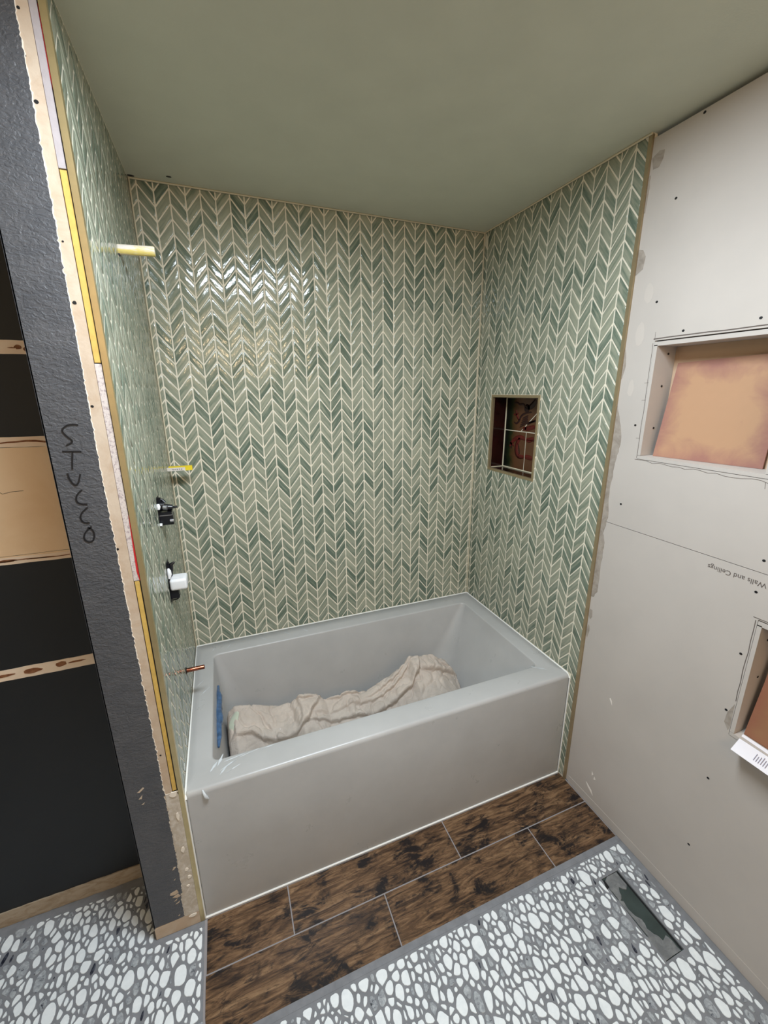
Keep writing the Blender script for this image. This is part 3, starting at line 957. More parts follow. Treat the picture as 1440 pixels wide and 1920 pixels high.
rec_strip(1.263, 1.283, 'torn_border', M['cream_paper'], .0005, .0018)
rec_strip(.908, .944, 'torn_band', M['cream_paper'], -.001, .0012)
rec_strip(.0, .060, 'bare_foot', M['raw_base'], -.001, .004, amp=.002)
def rec_patch(pts, name, mat, h=.0024):
    m = MB(); n = len(pts)
    v = [F_rec(a, b, 0) for a, b in pts] + [F_rec(a, b, h) for a, b in pts]
    m.add(v, [tuple(range(n)), tuple(range(n, 2 * n))] + [(i, (i + 1) % n, (i + 1) % n + n, i + n) for i in range(n)])
    return m.build(name, mat, wall_recess)
def blob(cx, cz, w, h, n=12, j=.25):
    return [(cx + w * math.cos(2 * math.pi * k / n) * rs.uniform(1 - j, 1 + j), cz + h * math.sin(2 * math.pi * k / n) * rs.uniform(1 - j, 1 + j)) for k in range(n)]
rec_patch(blob(-.232, 1.831, .007, .005), 'brown_tear', M['brown_tear'])
rec_patch(blob(-.245, 1.829, .008, .0016), 'brown_tear', M['brown_tear'])
rec_patch(blob(-.216, 1.827, .006, .006), 'brown_tear', M['brown_tear'])
wav = [(-.40 + .02 * i, 1.5965 + .0022 * math.sin(i * 1.1) + .001 * math.sin(i * 2.7)) for i in range(13)]
rec_patch([(a, b - .0022 - .001 * math.sin(i)) for i, (a, b) in enumerate(wav)] + [(a, b + .0022) for a, b in wav[::-1]], 'brown_tear', M['brown_tear'])
wav = [(-.50 + .02 * i, 1.2730 + .0015 * math.sin(i * .9)) for i in range(15)]
rec_patch([(a, b - .0012) for a, b in wav] + [(a, b + .0012) for a, b in wav[::-1]], 'brown_tear', M['brown_tear'])
rec_patch(blob(-.365, 1.274, .022, .0034, 14), 'brown_tear', M['brown_tear'])
rec_patch(blob(-.290, 1.273, .030, .0016, 14), 'brown_tear', M['brown_tear'])
rec_patch(blob(-.375, .926, .022, .008, 14), 'brown_tear', M['brown_tear'])
rec_patch(blob(-.300, .930, .013, .009, 12), 'brown_tear', M['brown_tear'])
rec_patch(blob(-.262, .929, .022, .0030, 12), 'brown_tear', M['brown_tear'])
rec_patch(blob(-.450, .926, .035, .0040, 14), 'brown_tear', M['brown_tear'])
strip(wob(-.60, 1.5815, -.215, 1.583, 26, .0006), .0010, F_rec, .0016, M['marker'], wall_recess, 'pencil_or_gap_line')
strip(wob(-.60, 1.286, -.215, 1.288, 20, .0006), .0007, F_rec, .0016, M['pencil'], wall_recess, 'pencil_or_gap_line')
strip([(-.40, 1.500), (-.345, 1.4690), (-.337, 1.4610), (-.318, 1.4655), (-.291, 1.4665)], .0011, F_rec, .0016, M['marker'], wall_recess, 'pencil_or_gap_line')

# ------------------------------------------------------------------ rest of the room (behind the camera)
mb = MB(); mb.box(XL - .1, XL, YB, YR, 0, C)
struct(mb.build('wall_left_side', M['room_paint']))
mb = MB(); mb.box(XL - .1, 1.80, YB - .1, YB, 0, C)
struct(mb.build('wall_front', M['room_paint']))

# ------------------------------------------------------------------ floor
VENT = (1.345, 1.426, -1.503, -1.255)
mb = MB(); holed(mb, F_floor, (XL, 1.66, YB, 0.1), [VENT], -.06, -.0016)
floor = struct(mb.build('floor', M['floor_grout']))
mb = MB(); mb.box(VENT[0] - .01, VENT[1] + .01, VENT[2] - .01, VENT[3] + .01, -.060, -.0065)
mb.build('cutout_bed', M['teal_board'], floor)
mb = MB(); mb.box(VENT[1] - .007, VENT[1] - .001, VENT[2] + .004, VENT[3] - .002, -.0066, -.0060)
mb.build('cutout_slit', M['black'], floor)
rv = random.Random(21)
for pts in ([(1.345, -1.272), (1.372, -1.256), (1.416, -1.257), (1.417, -1.300), (1.402, -1.312), (1.383, -1.296), (1.370, -1.318), (1.350, -1.330)],
            [(1.346, -1.325), (1.362, -1.335), (1.356, -1.36), (1.372, -1.395), (1.366, -1.42), (1.376, -1.445), (1.350, -1.44)],
            [(1.346, -1.435), (1.376, -1.440), (1.386, -1.462), (1.408, -1.455), (1.413, -1.478), (1.414, -1.501), (1.346, -1.501)]):
    q = []
    for i in range(len(pts)):
        (a, b), (c, d) = pts[i], pts[(i + 1) % len(pts)]
        q += [(a, b), ((a + c) / 2 + rv.uniform(-.003, .003), (b + d) / 2 + rv.uniform(-.003, .003))]
    m = MB(); n = len(q)
    v = [(a, b, -.0066) for a, b in q] + [(a, b, -.0028 + rv.uniform(-.0015, .0012)) for a, b in q]
    m.add(v, [tuple(range(n)), tuple(range(n, 2 * n))] + [(i, (i + 1) % n, (i + 1) % n + n, i + n) for i in range(n)])
    m.build('mortar_smear', M['grey_mortar'], floor)
mb = MB(); mb.prism([(1.336, -1.288), (1.346, -1.262), (1.352, -1.262), (1.350, -1.285)], F_floor, -.002, -.0003)
mb.build('dark_chip', M['black'], floor)

# wood-look plank tiles in two rows in front of the tub
R1, R2, R3, GP = -0.8485, -1.0015, -1.160, 0.004
mb = MB(); mb.box(0.0, 1.529, -1.176, -.84, -.003, -.0012)
mb.build('plank_bed', M['plank_grout'], floor)
mb = MB(); mb.box(0.0, 1.529, -1.180, R3 + .002, -.003, -.0009)
mb.build('grout_band', M['floor_grout'], floor)
def plank(poly):
    m = MB(); m.prism(poly, F_floor, -.004, 0.0, .0008); return m.build('plank_tile', M['plank'], floor)
for x0, x1 in ((.006, .275), (.275, .906), (.906, 1.5275)):
    plank(rectp(x0 + GP / 2, x1 - GP / 2, R2 + GP / 2, R1))
cr = [(.006 + .06 - .06 * math.cos(t * math.pi / 12), R3 + .06 - .06 * math.sin(t * math.pi / 12)) for t in range(7)]
plank(cr + [(.591 - GP / 2, R3), (.591 - GP / 2, R2 - GP / 2), (.006, R2 - GP / 2)])
for x0, x1 in ((.591, 1.219), (1.219, 1.5275)):
    plank(rectp(x0 + GP / 2, x1 - GP / 2, R3, R2 - GP / 2))

# pebbles: weighted Voronoi cells, shrunk and rounded
def pebbles():
    rp = random.Random(17)
    SY = 1.40                                        # pebbles lie longer along y
    x0, x1, y0, y1 = -1.02, 1.522, -2.15, -0.625
    def ok(x, y):
        if y > -1.180 and x > -0.004: return False            # planks and tub
        if y > -0.853 and x > -0.150: return False            # stub wall
        return True
    pts, cell = [], 0.035
    grid = {}
    def near(X, Y, R):
        gx, gy = int(X // cell), int(Y // cell)
        k = int(R / cell) + 1
        for i in range(gx - k, gx + k + 1):
            for j in range(gy - k, gy + k + 1):
                for q in grid.get((i, j), ()): yield q
    sizes = [.0190] * 420 + [.0150] * 1500 + [.0115] * 5200 + [.0085] * 16000 + [.0064] * 30000
    for r in sizes:
        r *= rp.uniform(.85, 1.12)
        x, y = rp.uniform(x0, x1), rp.uniform(y0, y1)
        X, Y = x, y / SY
        if not ok(x, y): continue
        if r > .0175 and rp.random() < .35: continue
        good = True
        for q in near(X, Y, .05):
            if (q[0] - X) ** 2 + (q[1] - Y) ** 2 < (0.86 * (r + q[2])) ** 2: good = False; break
        if good:
            q = (X, Y, r); pts.append(q)
            grid.setdefault((int(X // cell), int(Y // cell)), []).append(q)
    res = []
    patches = [(rp.uniform(x0, x1), rp.uniform(y0, y1), rp.uniform(.06, .14)) for _ in range(34)]
    for (X, Y, r) in pts:
        poly = [(X + 2.1 * r * math.cos(k * math.pi / 4 + .3), Y + 2.1 * r * math.sin(k * math.pi / 4 + .3)) for k in range(8)]
        for q in near(X, Y, .075):
            if q[0] == X and q[1] == Y: continue
            dx, dy = q[0] - X, q[1] - Y
            d2 = dx * dx + dy * dy
            if d2 > .0075: continue
            c = (q[0] ** 2 + q[1] ** 2 - q[2] ** 2 - X * X - Y * Y + r * r) / 2
            poly = clip(poly, dx, dy, c)
            if not poly: break
        if not poly: continue
        wp = [(a, b * SY) for a, b in poly]
        # keep clear of planks, walls and the floor cutout
        cx, cy = X, Y * SY
        if cx > -0.02 and cy > -1.3: 
            wp2 = clip(wp, 0, 1, -1.184) if cx > 0.0 else clip(wp, 1, 0, -0.004)
            wp = wp2
        if wp and cx > -0.17 and cx < 0.02 and cy > -0.95: wp = clip(wp, 0, 1, -0.862) if cy < -0.85 else clip(wp, 1, 0, -0.152)
        if wp: wp = clip_rect(wp, x0, x1 - .012, y0, y1 - .018)
        if not wp: continue
        if max(a for a, b in wp) > VENT[0] - .004 and max(b for a, b in wp) > VENT[2] - .004 and min(b for a, b in wp) < VENT[3] + .004 and min(a for a, b in wp) < VENT[1] + .003: 
            if cx < VENT[0]: wp = clip(wp, 1, 0, VENT[0] - .004)
            elif cx > VENT[1]: wp = clip(wp, -1, 0, -VENT[1] - .003)
            elif cy < VENT[2]: wp = clip(wp, 0, 1, VENT[2] - .004)
            elif cy > VENT[3]: wp = clip(wp, 0, -1, -VENT[3] - .004)
            else: continue
        if not wp: continue
        ins = shrink(wp, rp.choice((.0018, .0022, .0026, .0032, .0040)) + .0003)
        if not ins: continue
        for it in range(2 if r > .0105 else 1):
            q = []
            for i in range(len(ins)):
                (a, b), (c, d) = ins[i], ins[(i + 1) % len(ins)]
                q += [(a * .75 + c * .25, b * .75 + d * .25), (a * .25 + c * .75, b * .25 + d * .75)]
            ins = q
        if r > .009:
            ins = [(a + rp.uniform(-.0005, .0005), b + rp.uniform(-.0005, .0005)) for a, b in ins]
        # drop near-duplicate points
        q = []
        for p in ins:
            if not q or math.hypot(p[0] - q[-1][0], p[1] - q[-1][1]) > .0009: q.append(p)
        if len(q) < 4 or poly_area(q) < 2.2e-5: continue
        inpatch = any((cx - a) ** 2 + (cy - b) ** 2 < rr * rr for a, b, rr in patches)
        u = rp.random()
        if r > .0105 and u > .93: u = .8
        if inpatch: tint = 0.0 if u < .45 else (.5 if u < .92 else 1.0)
        else: tint = 0.0 if u < .86 else (.5 if u < .97 else 1.0)
        res.append((q, tint))
    return res

def pebble_mesh(name, items):
    V, Fc, T, SM = [], [], [], []
    for q, tint in items:
        if tint > .75:                                   # dark ones are thin slivers
            mx = sum(a for a, b in q) / len(q)
            q = [(mx + (a - mx) * .55 + (b - sum(d for c, d in q) / len(q)) * .15, b) for a, b in q]
        n = len(q)
        top = inset(q, .0008)
        if not top:
            cx, cy = sum(a for a, b in q) / n, sum(b for a, b in q) / n
            top = [(cx + (a - cx) * .88, cy + (b - cy) * .88) for a, b in q]
        o = len(V)
        V += [(a, b, -.0026) for a, b in q] + [(a, b, 0.0) for a, b in top]
        Fc += [(o + i, o + (i + 1) % n, o + (i + 1) % n + n, o + i + n) for i in range(n)]
        Fc.append(tuple(range(o + n, o + 2 * n)))
        T += [tint] * (n + 1)
    me = bpy.data.meshes.new(name)
    me.from_pydata(V, [], Fc)
    me.materials.append(M['pebble'])
    at = me.attributes.new('tint', 'FLOAT', 'FACE'); at.data.foreach_set('value', T)
    me.update()
    return me

PB = []
for q, tint in pebbles():
    pr = [project((a, b, 0)) for a, b in q]
    ar = 0
    if all(pr):
        mx, my = sum(a for a, b in pr) / len(pr), sum(b for a, b in pr) / len(pr)
        if 0 < mx < 1440 and 0 < my < 1920: ar = abs(poly_area(pr))
    PB.append((ar, q, tint))
PB.sort(key=lambda t: -t[0])
for ar, q, tint in PB[:300]:
    cx, cy = sum(a for a, b in q) / len(q), sum(b for a, b in q) / len(q)
    me = pebble_mesh('pebble', [([(a - cx, b - cy) for a, b in q], tint)])
    o = bpy.data.objects.new('pebble', me); COL.objects.link(o); o.parent = floor; o.location = (cx, cy, 0)
o = bpy.data.objects.new('pebble_field', pebble_mesh('pebble_field', [(q, t) for a, q, t in PB[300:]]))
COL.objects.link(o); o.parent = floor; o['kind'] = 'stuff'

# ------------------------------------------------------------------ bathtub
tub = thing('bathtub', (W / 2, -D / 2, 0), 'grey alcove bathtub with flat wide rim and straight front apron between tiled walls', 'bathtub')
def rrect(x0, x1, y0, y1, r, z, k=5):
    out = []
    for cx, cy, a0 in ((x1 - r, y1 - r, 0), (x0 + r, y1 - r, 90), (x0 + r, y0 + r, 180), (x1 - r, y0 + r, 270)):
        for i in range(k + 1):
            a = math.radians(a0 + 90 * i / k)
            out.append((cx + r * math.cos(a), cy + r * math.sin(a), z))
    return out
x0, x1, y0, y1 = 0.0015, W - 0.0015, -D, -0.0015
ix0, ix1, iy0, iy1 = 0.081, 1.434, -0.737, -0.106
loops = [rrect(x0, x1, y0, y1, .010, 0.001), rrect(x0, x1, y0, y1, .010, .25), rrect(x0, x1, y0, y1, .010, H - .016)]
for t in (20, 45, 70, 90):
    a = math.radians(t); d = .014 * (1 - math.cos(a)); loops.append(rrect(x0, x1, y0 + d, y1, .010 + d * .3, H - .016 + .016 * math.sin(a)))
loops.append(rrect(ix0 - .05, ix1 + .05, iy0 - .05, iy1 + .05, .04, H))
loops.append(rrect(ix0 - .007, ix1 + .007, iy0 - .007, iy1 + .007, .026, H))
for t in (30, 60, 90):
    a = math.radians(t); d = .007 * math.sin(a); loops.append(rrect(ix0 - .007 + d, ix1 + .007 - d, iy0 - .007 + d, iy1 + .007 - d, .026, H - .008 * (1 - math.cos(a))))
def basin(z):
    dz = H - .008 - z
    return rrect(ix0 + .12 * dz, ix1 - .50 * dz, iy0 + .10 * dz, iy1 - .14 * dz, .026 + .09 * min(1, dz / .35), z)
for z in (.47, .40, .30, .20, .155): loops.append(basin(z))
b0 = basin(.155)
for s, z in ((.02, .125), (.055, .105), (.10, .098)):
    dz = H - .008 - .155
    loops.append(rrect(ix0 + .12 * dz + s, ix1 - .50 * dz - s, iy0 + .10 * dz + s, iy1 - .14 * dz - s, max(.03, .11 - s * .6), z))
m = MB(); n = len(loops[0])
f = []
for i in range(len(loops) - 1):
    for k in range(n):
        a, b = i * n + k, i * n + (k + 1) % n
        f.append((a, b, b + n, a + n))
f.append(tuple(range((len(loops) - 1) * n, len(loops) * n)))
m.add([p for l in loops for p in l], f, True)
part(m, 'shell', M['tub'], tub)
# overflow slot covered by blue film
m = MB()
pts = []
rq = random.Random(4)
for i in range(15):
    y = -.245 - .36 * i / 14
    pts.append((.0925 + rq.uniform(-.002, .003), y, .462 + rq.uniform(-.004, .004)))
m.tube(pts, [.004 + .011 * math.sin(math.pi * (i + .6) / 15.2) + rq.uniform(-.002, .002) for i in range(15)], 8)
part(m, 'overflow_cover', M['blue_film'], tub, 'crinkled blue film over the overflow slot at the left end')
# caulk beads
for pts, r in (([(.004, -D - .002, H - .016), (.0035, -D + .02, H + .001), (.0035, -.0035, H + .001), (W - .0035, -.0035, H + .001), (W - .0035, -D + .016, H + .001), (W - .0035, -D - .001, H - .016)], .0036),
               ([(.004, -D - .001, .003), (W - .004, -D - .001, .003)], .0042), ([(.002, -D - .001, .003), (.002, -D - .001, H - .016)], .0034), ([(W - .002, -D - .001, .003), (W - .002, -D - .001, H - .016)], .0034)):
    m = MB(); m.tube(pts, r, 6); part(m, 'caulk_bead', M['caulk'], tub)
# loosened protective film, and pale slivers painting white reflection streaks on the rim
def flake(cx, cy, l, w, ang, z=None):
    z = H if z is None else z
    ca, sa = math.cos(ang), math.sin(ang)
    m = MB(); k = 6; v = []
    for i in range(k + 1):
        t = i / k - .5
        ww = w * (1 - (2 * t) ** 2 * .8) * rq.uniform(.5, 1)
        for s in (-.5, .5):
            a, b = t * l, s * ww
            v.append((cx + a * ca - b * sa, cy + a * sa + b * ca, z + rq.uniform(.0003, .0010)))
    m.add(v, [(2 * i, 2 * i + 1, 2 * i + 3, 2 * i + 2) for i in range(k)])
    part(m, 'film_or_reflection_streak', M['film'], tub)
for a in ((.105, -.745, .05, .010, 1.2), (.085, -.765, .04, .010, 1.0), (.15, -.752, .07, .005, .15), (.20, -.750, .07, .004, .2), (.26, -.748, .05, .004, .1), (.13, -.775, .06, .006, .5), (.145, -.795, .05, .004, .4), (.115, -.79, .04, .008, .9),
          (.08, -.06, .03, .003, 1.2), (.15, -.055, .04, .004, 1.1), (.31, -.05, .05, .003, -.9), (.43, -.05, .045, .003, -.9), (.52, -.055, .04, .004, -.9), (.03, -.30, .04, .003, .9), (.05, -.36, .05, .003, .9), (1.44, -.765, .04, .004, 2.2), (1.42, -.752, .05, .006, 2.4)):
    flake(*a)
m = MB()
m.tube([(.052, -D + .004, H - .004), (.055, -D - .003, H - .010), (.058, -D - .005, H - .020), (.060, -D - .003, H - .028), (.066, -D - .004, H - .036)], [.002, .004, .005, .006, .002], 6)
part(m, 'torn_film_knot', M['film'], tub, 'knot of torn white film at the front left corner')

# ------------------------------------------------------------------ drop cloth in the tub
def lerp_tab(tab, x):
    if x <= tab[0][0]: return tab[0][1]
    for (a, b), (c, d) in zip(tab, tab[1:]):
        if x <= c: return b + (d - b) * (x - a) / (c - a)
    return tab[-1][1]
RIDGE = [(.112, .345), (.125, .385), (.152, .409), (.216, .395), (.293, .362), (.34, .352), (.386, .357), (.424, .385), (.47, .380), (.513, .366), (.545, .340), (.60, .345), (.653, .349), (.70, .336), (.755, .330), (.867, .358), (.953, .405), (.975, .438), (1.04, .432), (1.116, .408), (1.18, .36), (1.23, .300), (1.245, .25), (1.288, .185), (1.32, .150)]
from mathutils import noise as mnoise
FOLDS = [  # polyline in (x, y), height step, soft width: the cloth steps up behind the line
    ([(.16, -.445), (.21, -.445), (.25, -.462), (.32, -.475), (.40, -.470), (.45, -.45), (.47, -.42), (.50, -.395), (.515, -.37)], .022, .006),
    ([(.47, -.455), (.60, -.465), (.75, -.475), (.85, -.462), (.95, -.44), (1.0, -.41), (1.02, -.37), (1.03, -.34)], .024, .006),
    ([(.70, -.43), (.80, -.42), (.88, -.40), (.95, -.375), (.985, -.35)], .018, .005),
    ([(.74, -.41), (.82, -.39), (.90, -.372), (.95, -.355)], .014, .004),
    ([(1.02, -.40), (1.08, -.405), (1.15, -.40), (1.21, -.39)], .022, .008),
    ([(.55, -.375), (.60, -.385), (.68, -.385), (.72, -.37)], .012, .004),
    ([(.42, -.36), (.45, -.372), (.49, -.368)], .014, .004),
    ([(.30, -.50), (.32, -.52), (.36, -.525), (.40, -.515)], .016, .006),
    ([(.27, -.40), (.29, -.43), (.30, -.45)], .010, .006),
    ([(.50, -.43), (.58, -.435), (.66, -.425), (.70, -.43)], .010, .006),
    ([(1.14, -.36), (1.18, -.375), (1.20, -.40)], .014, .005),
]
def seg_sd(px, py, line):
    best, sd, tt = 9, 0, 0
    for i in range(len(line) - 1):
        (a, b), (c, d) = line[i], line[i + 1]
        dx, dy = c - a, d - b
        t = max(0, min(1, ((px - a) * dx + (py - b) * dy) / (dx * dx + dy * dy)))
        ex, ey = px - a - dx * t, py - b - dy * t
        q = math.hypot(ex, ey)
        if q < best:
            best = q; sd = q * (1 if dx * ey - dy * ex > 0 else -1); tt = (i + t) / (len(line) - 1)
    return best, sd, tt
FBOX = {id(l): (min(p[0] for p in l) - .09, max(p[0] for p in l) + .09, min(p[1] for p in l) - .09, max(p[1] for p in l) + .09) for l, a, w in FOLDS}
def cloth_h(x, y):
    yr = -.36 + .02 * math.sin(x * 7)
    h = lerp_tab(RIDGE, x)
    if y < yr:
        d = yr - y
        h -= .42 * d + 1.1 * d * d
    else:
        d = y - yr
        h -= 2.6 * d * d / (.05 + d) + .15 * d
    over = 0.0
    for line, amp, wd in FOLDS:
        b = FBOX[id(line)]
        if not (b[0] < x < b[1] and b[2] < y < b[3]): continue
        q, sd, tt = seg_sd(x, y, line)
        if q < .09:
            env = math.sin(math.pi * min(1, max(0, .08 + .84 * tt))) ** .5
            s = 1 / (1 + math.exp(-max(-40, min(40, sd / (wd * .35)))))
            h += 1.25 * amp * env * (s * math.exp(-max(0, sd) / .05) - .45 * (1 - s) * math.exp(min(0, sd) / .014))
            over += 1.0 * amp * env * s * math.exp(-max(0, sd) / .022)
    n1 = mnoise.noise(Vector((x * 9, y * 14, 1.3)))
    n2 = mnoise.noise(Vector((x * 26 + y * 9, y * 22 - x * 8, 4.7)))
    n3 = abs(mnoise.noise(Vector((x * 15 + y * 10, y * 12 - x * 9, 9.1))))
    n4 = abs(mnoise.noise(Vector((x * 30 - y * 22, y * 30 + x * 16, 2.4))))
    h += .009 * n1 + .003 * n2 - .055 * max(0, .16 - n3) - .022 * max(0, .14 - n4)
    dz = H - .008 - .155
    ed = min(x - .12, 1.24 - x, y + .70, -.16 - y)
    lo = .112 + .062 * min(1, max(0, (.17 - ed) / .05))
    return max(h, lo), over
def keep_in_tub(x, y, z):
    """keep a cloth point clear of the basin walls"""
    m_ = .009
    dz = H - .008 - max(z, .155)
    a0, a1, b0, b1 = ix0 + .12 * dz + m_, ix1 - .50 * dz - m_, iy0 + .10 * dz + m_, iy1 - .14 * dz - m_
    rad = .026 + .09 * min(1, dz / .35)
    x, y = min(max(x, a0), a1), min(max(y, b0), b1)
    cx, cy = min(max(x, a0 + rad), a1 - rad), min(max(y, b0 + rad), b1 - rad)
    d = math.hypot(x - cx, y - cy)
    if d > rad: x, y = cx + (x - cx) * rad / d, cy + (y - cy) * rad / d
    return (x, y, z)
NX, NY = 340, 170
v, f = [], []
cx0, cx1, cy0, cy1 = .118, 1.20, -.66, -.19
for j in range(NY + 1):
    for i in range(NX + 1):
        x = .116 + (1.300 - .116) * i / NX; y = cy0 + (cy1 - cy0) * j / NY
        z, ov = cloth_h(x, y)
        v.append(keep_in_tub(x, y - ov, z))
for j in range(NY):
    for i in range(NX):
        a = j * (NX + 1) + i
        f.append((a, a + 1, a + NX + 2, a + NX + 1))
cloth = thing('drop_cloth', (.70, -.42, .10), 'crumpled beige canvas drop cloth heaped along the bottom of the bathtub', 'cloth')
m = MB(); m.add(v, f, True)
o = part(m, 'cloth_sheet', M['canvas'], cloth)
md = o.modifiers.new('thickness', 'SOLIDIFY'); md.thickness = .002; md.offset = -1
m = MB()
vv, ff = [], []
prof = [(.150, -.372, .405), (.124, -.378, .372), (.118, -.405, .355), (.134, -.43, .335), (.140, -.47, .29), (.142, -.52, .22)]
prof2 = [(.172, -.385, .410), (.160, -.40, .385), (.158, -.425, .365), (.160, -.45, .335), (.162, -.49, .285), (.166, -.53, .215)]
for a, b in zip(prof, prof2):
    for t in (0, .5, 1):
        vv.append((a[0] + (b[0] - a[0]) * t, a[1] + (b[1] - a[1]) * t, a[2] + (b[2] - a[2]) * t + (.006 if t == .5 else 0)))
for i in range(len(prof) - 1):
    for k in range(2):
        a = i * 3 + k; ff.append((a, a + 1, a + 4, a + 3))
m.add(vv, ff, True)
o = part(m, 'folded_corner', M['pale_green_cloth'], cloth, 'pale greenish folded corner at the left end')
md = o.modifiers.new('thickness', 'SOLIDIFY'); md.thickness = .003
md = o.modifiers.new('smooth', 'SUBSURF'); md.levels = 2; md.render_levels = 2

# ------------------------------------------------------------------ plumbing stubs on the left wall
def xtube(m, x0, x1, y, z, r, n=20, y1=None, z1=None, mi=0):
    m.tube([(x0, y, z), (x1 - .001, y if y1 is None else y1, z if z1 is None else z1)], r, n, mi=mi)
t = thing('pipe_stub', (0, -.455, 2.116), 'pale yellow streaked pipe stub sticking out high on the left tiled wall', 'pipe')
m = MB(); m.tube([(-.004, -.455, 2.116), (.0, -.455, 2.116), (.090, -.455, 2.120), (.093, -.455, 2.120)], [.0135, .0135, .0135, .0120], 20)
part(m, 'pipe', M['yellow_stub'], t)
m = MB(); m.tube([(-.002, -.456, 2.104), (.0022, -.456, 2.103)], [.0075, .006], 12); part(m, 'wall_hole_rim', M['black'], t)

t = thing('pipe_stub', (0, -.08, 1.419), 'thin white pipe stub with yellow top and tip near the back left corner', 'pipe')
m = MB(); m.box(-.004, .090, -.091, -.069, 1.409, 1.4225); part(m, 'pipe', M['white_stub'], t)
m = MB(); m.box(.066, .0925, -.0915, -.0685, 1.4085, 1.4265); m.box(.004, .066, -.0912, -.0688, 1.4226, 1.4262); part(m, 'tip', M['yellow'], t, 'yellow tip and top edge')
m = MB()
for k in range(5): m.box(.018 + .008 * k, .0225 + .008 * k, -.0914, -.0910, 1.412 + .001 * (k % 2), 1.4175)
part(m, 'print_mark', M['ink'], t)

v1 = thing('shower_valve', (0, -.455, 1.335), 'black rough-in shower valve in a ragged cutout, the upper of two on the left wall', 'valve')
m = MB(); holed(m, F_left, (-.492, -.423, 1.283, 1.387), [], -.009, -.0006); part(m, 'cutout', M['black'], v1)
m = MB(); m.box(-.004, .040, -.475, -.428, 1.290, 1.322); m.box(-.002, .037, -.472, -.431, 1.3235, 1.332); part(m, 'body', M['black_plastic'], v1)
m = MB(); m.box(.0, .0385, -.4735, -.4295, 1.3215, 1.3240); m.tube([(.030, -.478, 1.305), (.041, -.478, 1.305)], .005, 10); part(m, 'clip', M['steel'], v1, 'steel clip')
m = MB()
m.tube([(.0, -.452, 1.352), (.018, -.452, 1.352)], .017, 12); m.tube([(.018, -.452, 1.346), (.040, -.452, 1.344)], [.012, .009], 10); m.tube([(.036, -.452, 1.343), (.055, -.452, 1.345)], .004, 8)
m.box(-.002, .008, -.458, -.446, 1.362, 1.381); m.tube([(.0, -.45, 1.376), (.012, -.452, 1.372), (.020, -.455, 1.362)], .005, 8)
part(m, 'stem', M['black_plastic'], v1)
m = MB(); m.tube([(.014, -.468, 1.350), (.026, -.470, 1.349)], .0085, 10); m.tube([(.022, -.446, 1.338), (.036, -.446, 1.337)], .006, 8); part(m, 'screw_head', M['steel'], v1, 'dull steel screw heads')
m = MB(); m.tube([(.001, -.484, 1.348), (.002, -.484, 1.358), (.002, -.482, 1.366)], [.005, .007, .004], 8); part(m, 'plaster_chip', M['white_plaster'], v1, 'white broken plaster at the cutout edge')
m = MB(); m.tube([(.001, -.486, 1.292), (.002, -.484, 1.300)], .005, 8); part(m, 'plaster_chip', M['white_plaster'], v1)

v2 = thing('diverter_valve', (0, -.475, 1.085), 'rough-in valve with a white plastic cover, the lower of two on the left wall', 'valve')
m = MB(); holed(m, F_left, (-.512, -.438, 1.008, 1.160), [], -.009, -.0006); part(m, 'cutout', M['black'], v2)
import bmesh
bm = bmesh.new()
bmesh.ops.create_cube(bm, size=1)
bmesh.ops.scale(bm, vec=(.054, .062, .040), verts=bm.verts)
bmesh.ops.bevel(bm, geom=[e for e in bm.edges], offset=.009, segments=3, profile=.6, affect='EDGES')
bmesh.ops.translate(bm, vec=(.029, .0, -.005), verts=bm.verts)
me = bpy.data.meshes.new('cover'); bm.to_mesh(me); bm.free(); me.materials.append(M['white_plastic'])
for p in me.polygons: p.use_smooth = True
o = bpy.data.objects.new('cover', me); COL.objects.link(o); o.parent = v2; o['label'] = 'white rounded plastic cover'
m = MB(); m.box(.010, .044, -.493, -.458, 1.1005, 1.1015); part(m, 'cover_panel', M['white_plastic'], v2)
m = MB(); m.tube([(.004, -.462, 1.098), (.008, -.462, 1.125), (.010, -.460, 1.143), (.022, -.458, 1.149)], [.006, .007, .007, .003], 8); m.box(-.004, .005, -.468, -.452, 1.098, 1.150); part(m, 'bracket', M['black_plastic'], v2)
m = MB(); m.box(-.004, .026, -.496, -.462, 1.028, 1.060); part(m, 'body', M['black_plastic'], v2)
m = MB(); m.tube([(.002, -.488, 1.020), (.016, -.488, 1.021), (.024, -.486, 1.026), (.026, -.484, 1.036)], .0025, 6); part(m, 'wire', M['black_plastic'], v2)
m = MB(); m.tube([(.001, -.486, 1.100), (.003, -.484, 1.115), (.003, -.482, 1.128), (.002, -.48, 1.136)], [.004, .008, .007, .003], 8); part(m, 'plaster_chip', M['white_plaster'], v2, 'white broken plaster at the cutout edge')

t = thing('spout_pipe', (0, -.42, .686), 'short bare copper spout pipe on the left wall above the tub rim', 'pipe')
m = MB(); m.tube([(-.004, -.42, .686), (.064, -.42, .686), (.066, -.42, .686)], [.0085, .0085, .0075], 20); part(m, 'pipe', M['copper'], t)
m = MB(); m.tube([(.0, -.42, .686), (.0025, -.42, .686)], [.013, .011], 14); part(m, 'wall_hole_rim', M['black'], t)

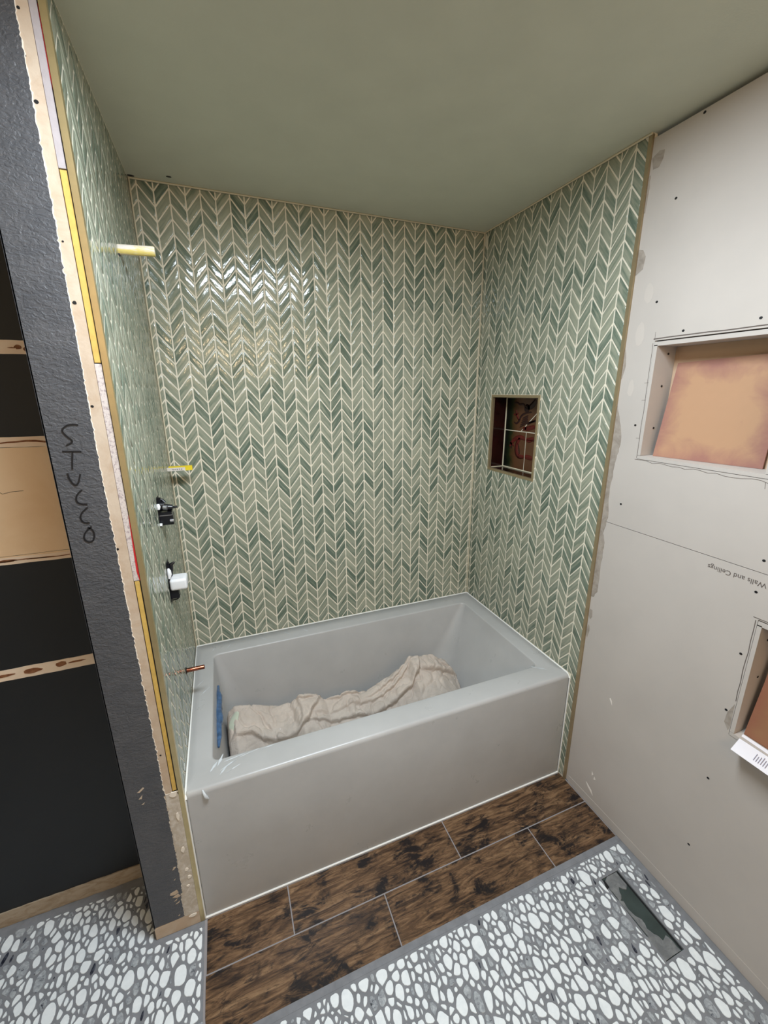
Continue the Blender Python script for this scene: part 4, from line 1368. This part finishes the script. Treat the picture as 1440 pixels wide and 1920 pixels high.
# ------------------------------------------------------------------ loose sheets in the drywall niches
def sheet(name, corners, thick, mat, label, cat, nx=6, nz=6, bow=0.0):
    """corners: bl, br, tr, tl (world); thin board with uv 0..1"""
    bl, br, tr, tl = [Vector(c) for c in corners]
    nrm = (br - bl).cross(tl - bl).normalized()
    v, f, uvs = [], [], []
    for side in (0, 1):
        for j in range(nz + 1):
            for i in range(nx + 1):
                u, w = i / nx, j / nz
                p = bl * (1 - u) * (1 - w) + br * u * (1 - w) + tr * u * w + tl * (1 - u) * w
                p = p + nrm * (bow * math.sin(math.pi * w) * math.sin(math.pi * u)) - nrm * thick * side
                v.append(p); uvs.append((u, w))
    K = (nx + 1) * (nz + 1)
    for j in range(nz):
        for i in range(nx):
            a = j * (nx + 1) + i
            f.append((a, a + 1, a + nx + 2, a + nx + 1)); f.append((a + K, a + nx + 1 + K, a + nx + 2 + K, a + 1 + K))
    rim = [i for i in range(nx + 1)] + [(j + 1) * (nx + 1) - 1 for j in range(1, nz + 1)] + [nz * (nx + 1) + i for i in range(nx - 1, -1, -1)] + [j * (nx + 1) for j in range(nz - 1, 0, -1)]
    for k in range(len(rim)):
        a, b = rim[k], rim[(k + 1) % len(rim)]
        f.append((b, a, a + K, b + K))
    me = bpy.data.meshes.new(name); org = bl
    me.from_pydata([tuple(p - org) for p in v], [], f)
    ul = me.uv_layers.new(name='uv')
    flat = []
    for fc in f:
        for i in fc: flat += list(uvs[i])
    ul.data.foreach_set('uv', flat)
    me.materials.append(mat)
    o = bpy.data.objects.new(name, me); COL.objects.link(o); o.location = org
    o['label'] = label; o['category'] = cat
    return o
sheet('tan_panel', [(1.566, -1.022, NA[2] + T + .0006), (1.608, -1.318, NA[2] + T + .0006), (1.611, -1.325, 1.818), (1.611, -1.024, 1.806)], .005, M['panel_a'],
      'tan sheet with pinkish smudged edges leaning in the upper drywall niche', 'panel', bow=.002)
sheet('brown_panel', [(1.556, -1.452, NB[2] + T + .0012), (1.556, -1.745, NB[2] + T + .0012), (1.602, -1.745, 1.05), (1.602, -1.458, 1.05)], .005, M['panel_b'],
      'orange-brown sheet leaning in the lower drywall niche at the right edge', 'panel', bow=.002)
ps = sheet('paper_sheet', [(1.474, -1.466, .7360), (1.462, -1.72, .742), (1.548, -1.72, NB[2] + T + .001), (1.552, -1.452, NB[2] + T + .001)], .0006, M['paper'],
      'printed white paper hanging over the sill of the lower drywall niche', 'paper', nx=8, nz=8)
ps.location.z += .0006
m = MB()
A, B_, T_ = Vector((1.474, -1.466, .7360)), Vector((1.462, -1.72, .742)), Vector((1.552, -1.452, NB[2] + T + .001))
eu, ew = (B_ - A), (T_ - A)
nn = eu.cross(ew).normalized()
rr = random.Random(9)
for k in range(6):
    u0 = .20 + .022 * k; w0 = .18 + .02 * rr.random()
    w1 = w0 + .40 - .12 * rr.random()
    q = [A + eu * u0 + ew * w0, A + eu * (u0 + .006) + ew * w0, A + eu * (u0 + .006) + ew * w1, A + eu * u0 + ew * w1]
    sgn = 1 if nn.z > 0 else -1
    q = [p + nn * sgn * .0010 - A for p in q]
    m.add([tuple(p) for p in q], [(0, 1, 2, 3)])
o = m.build('printed_line', M['ink'], ps)
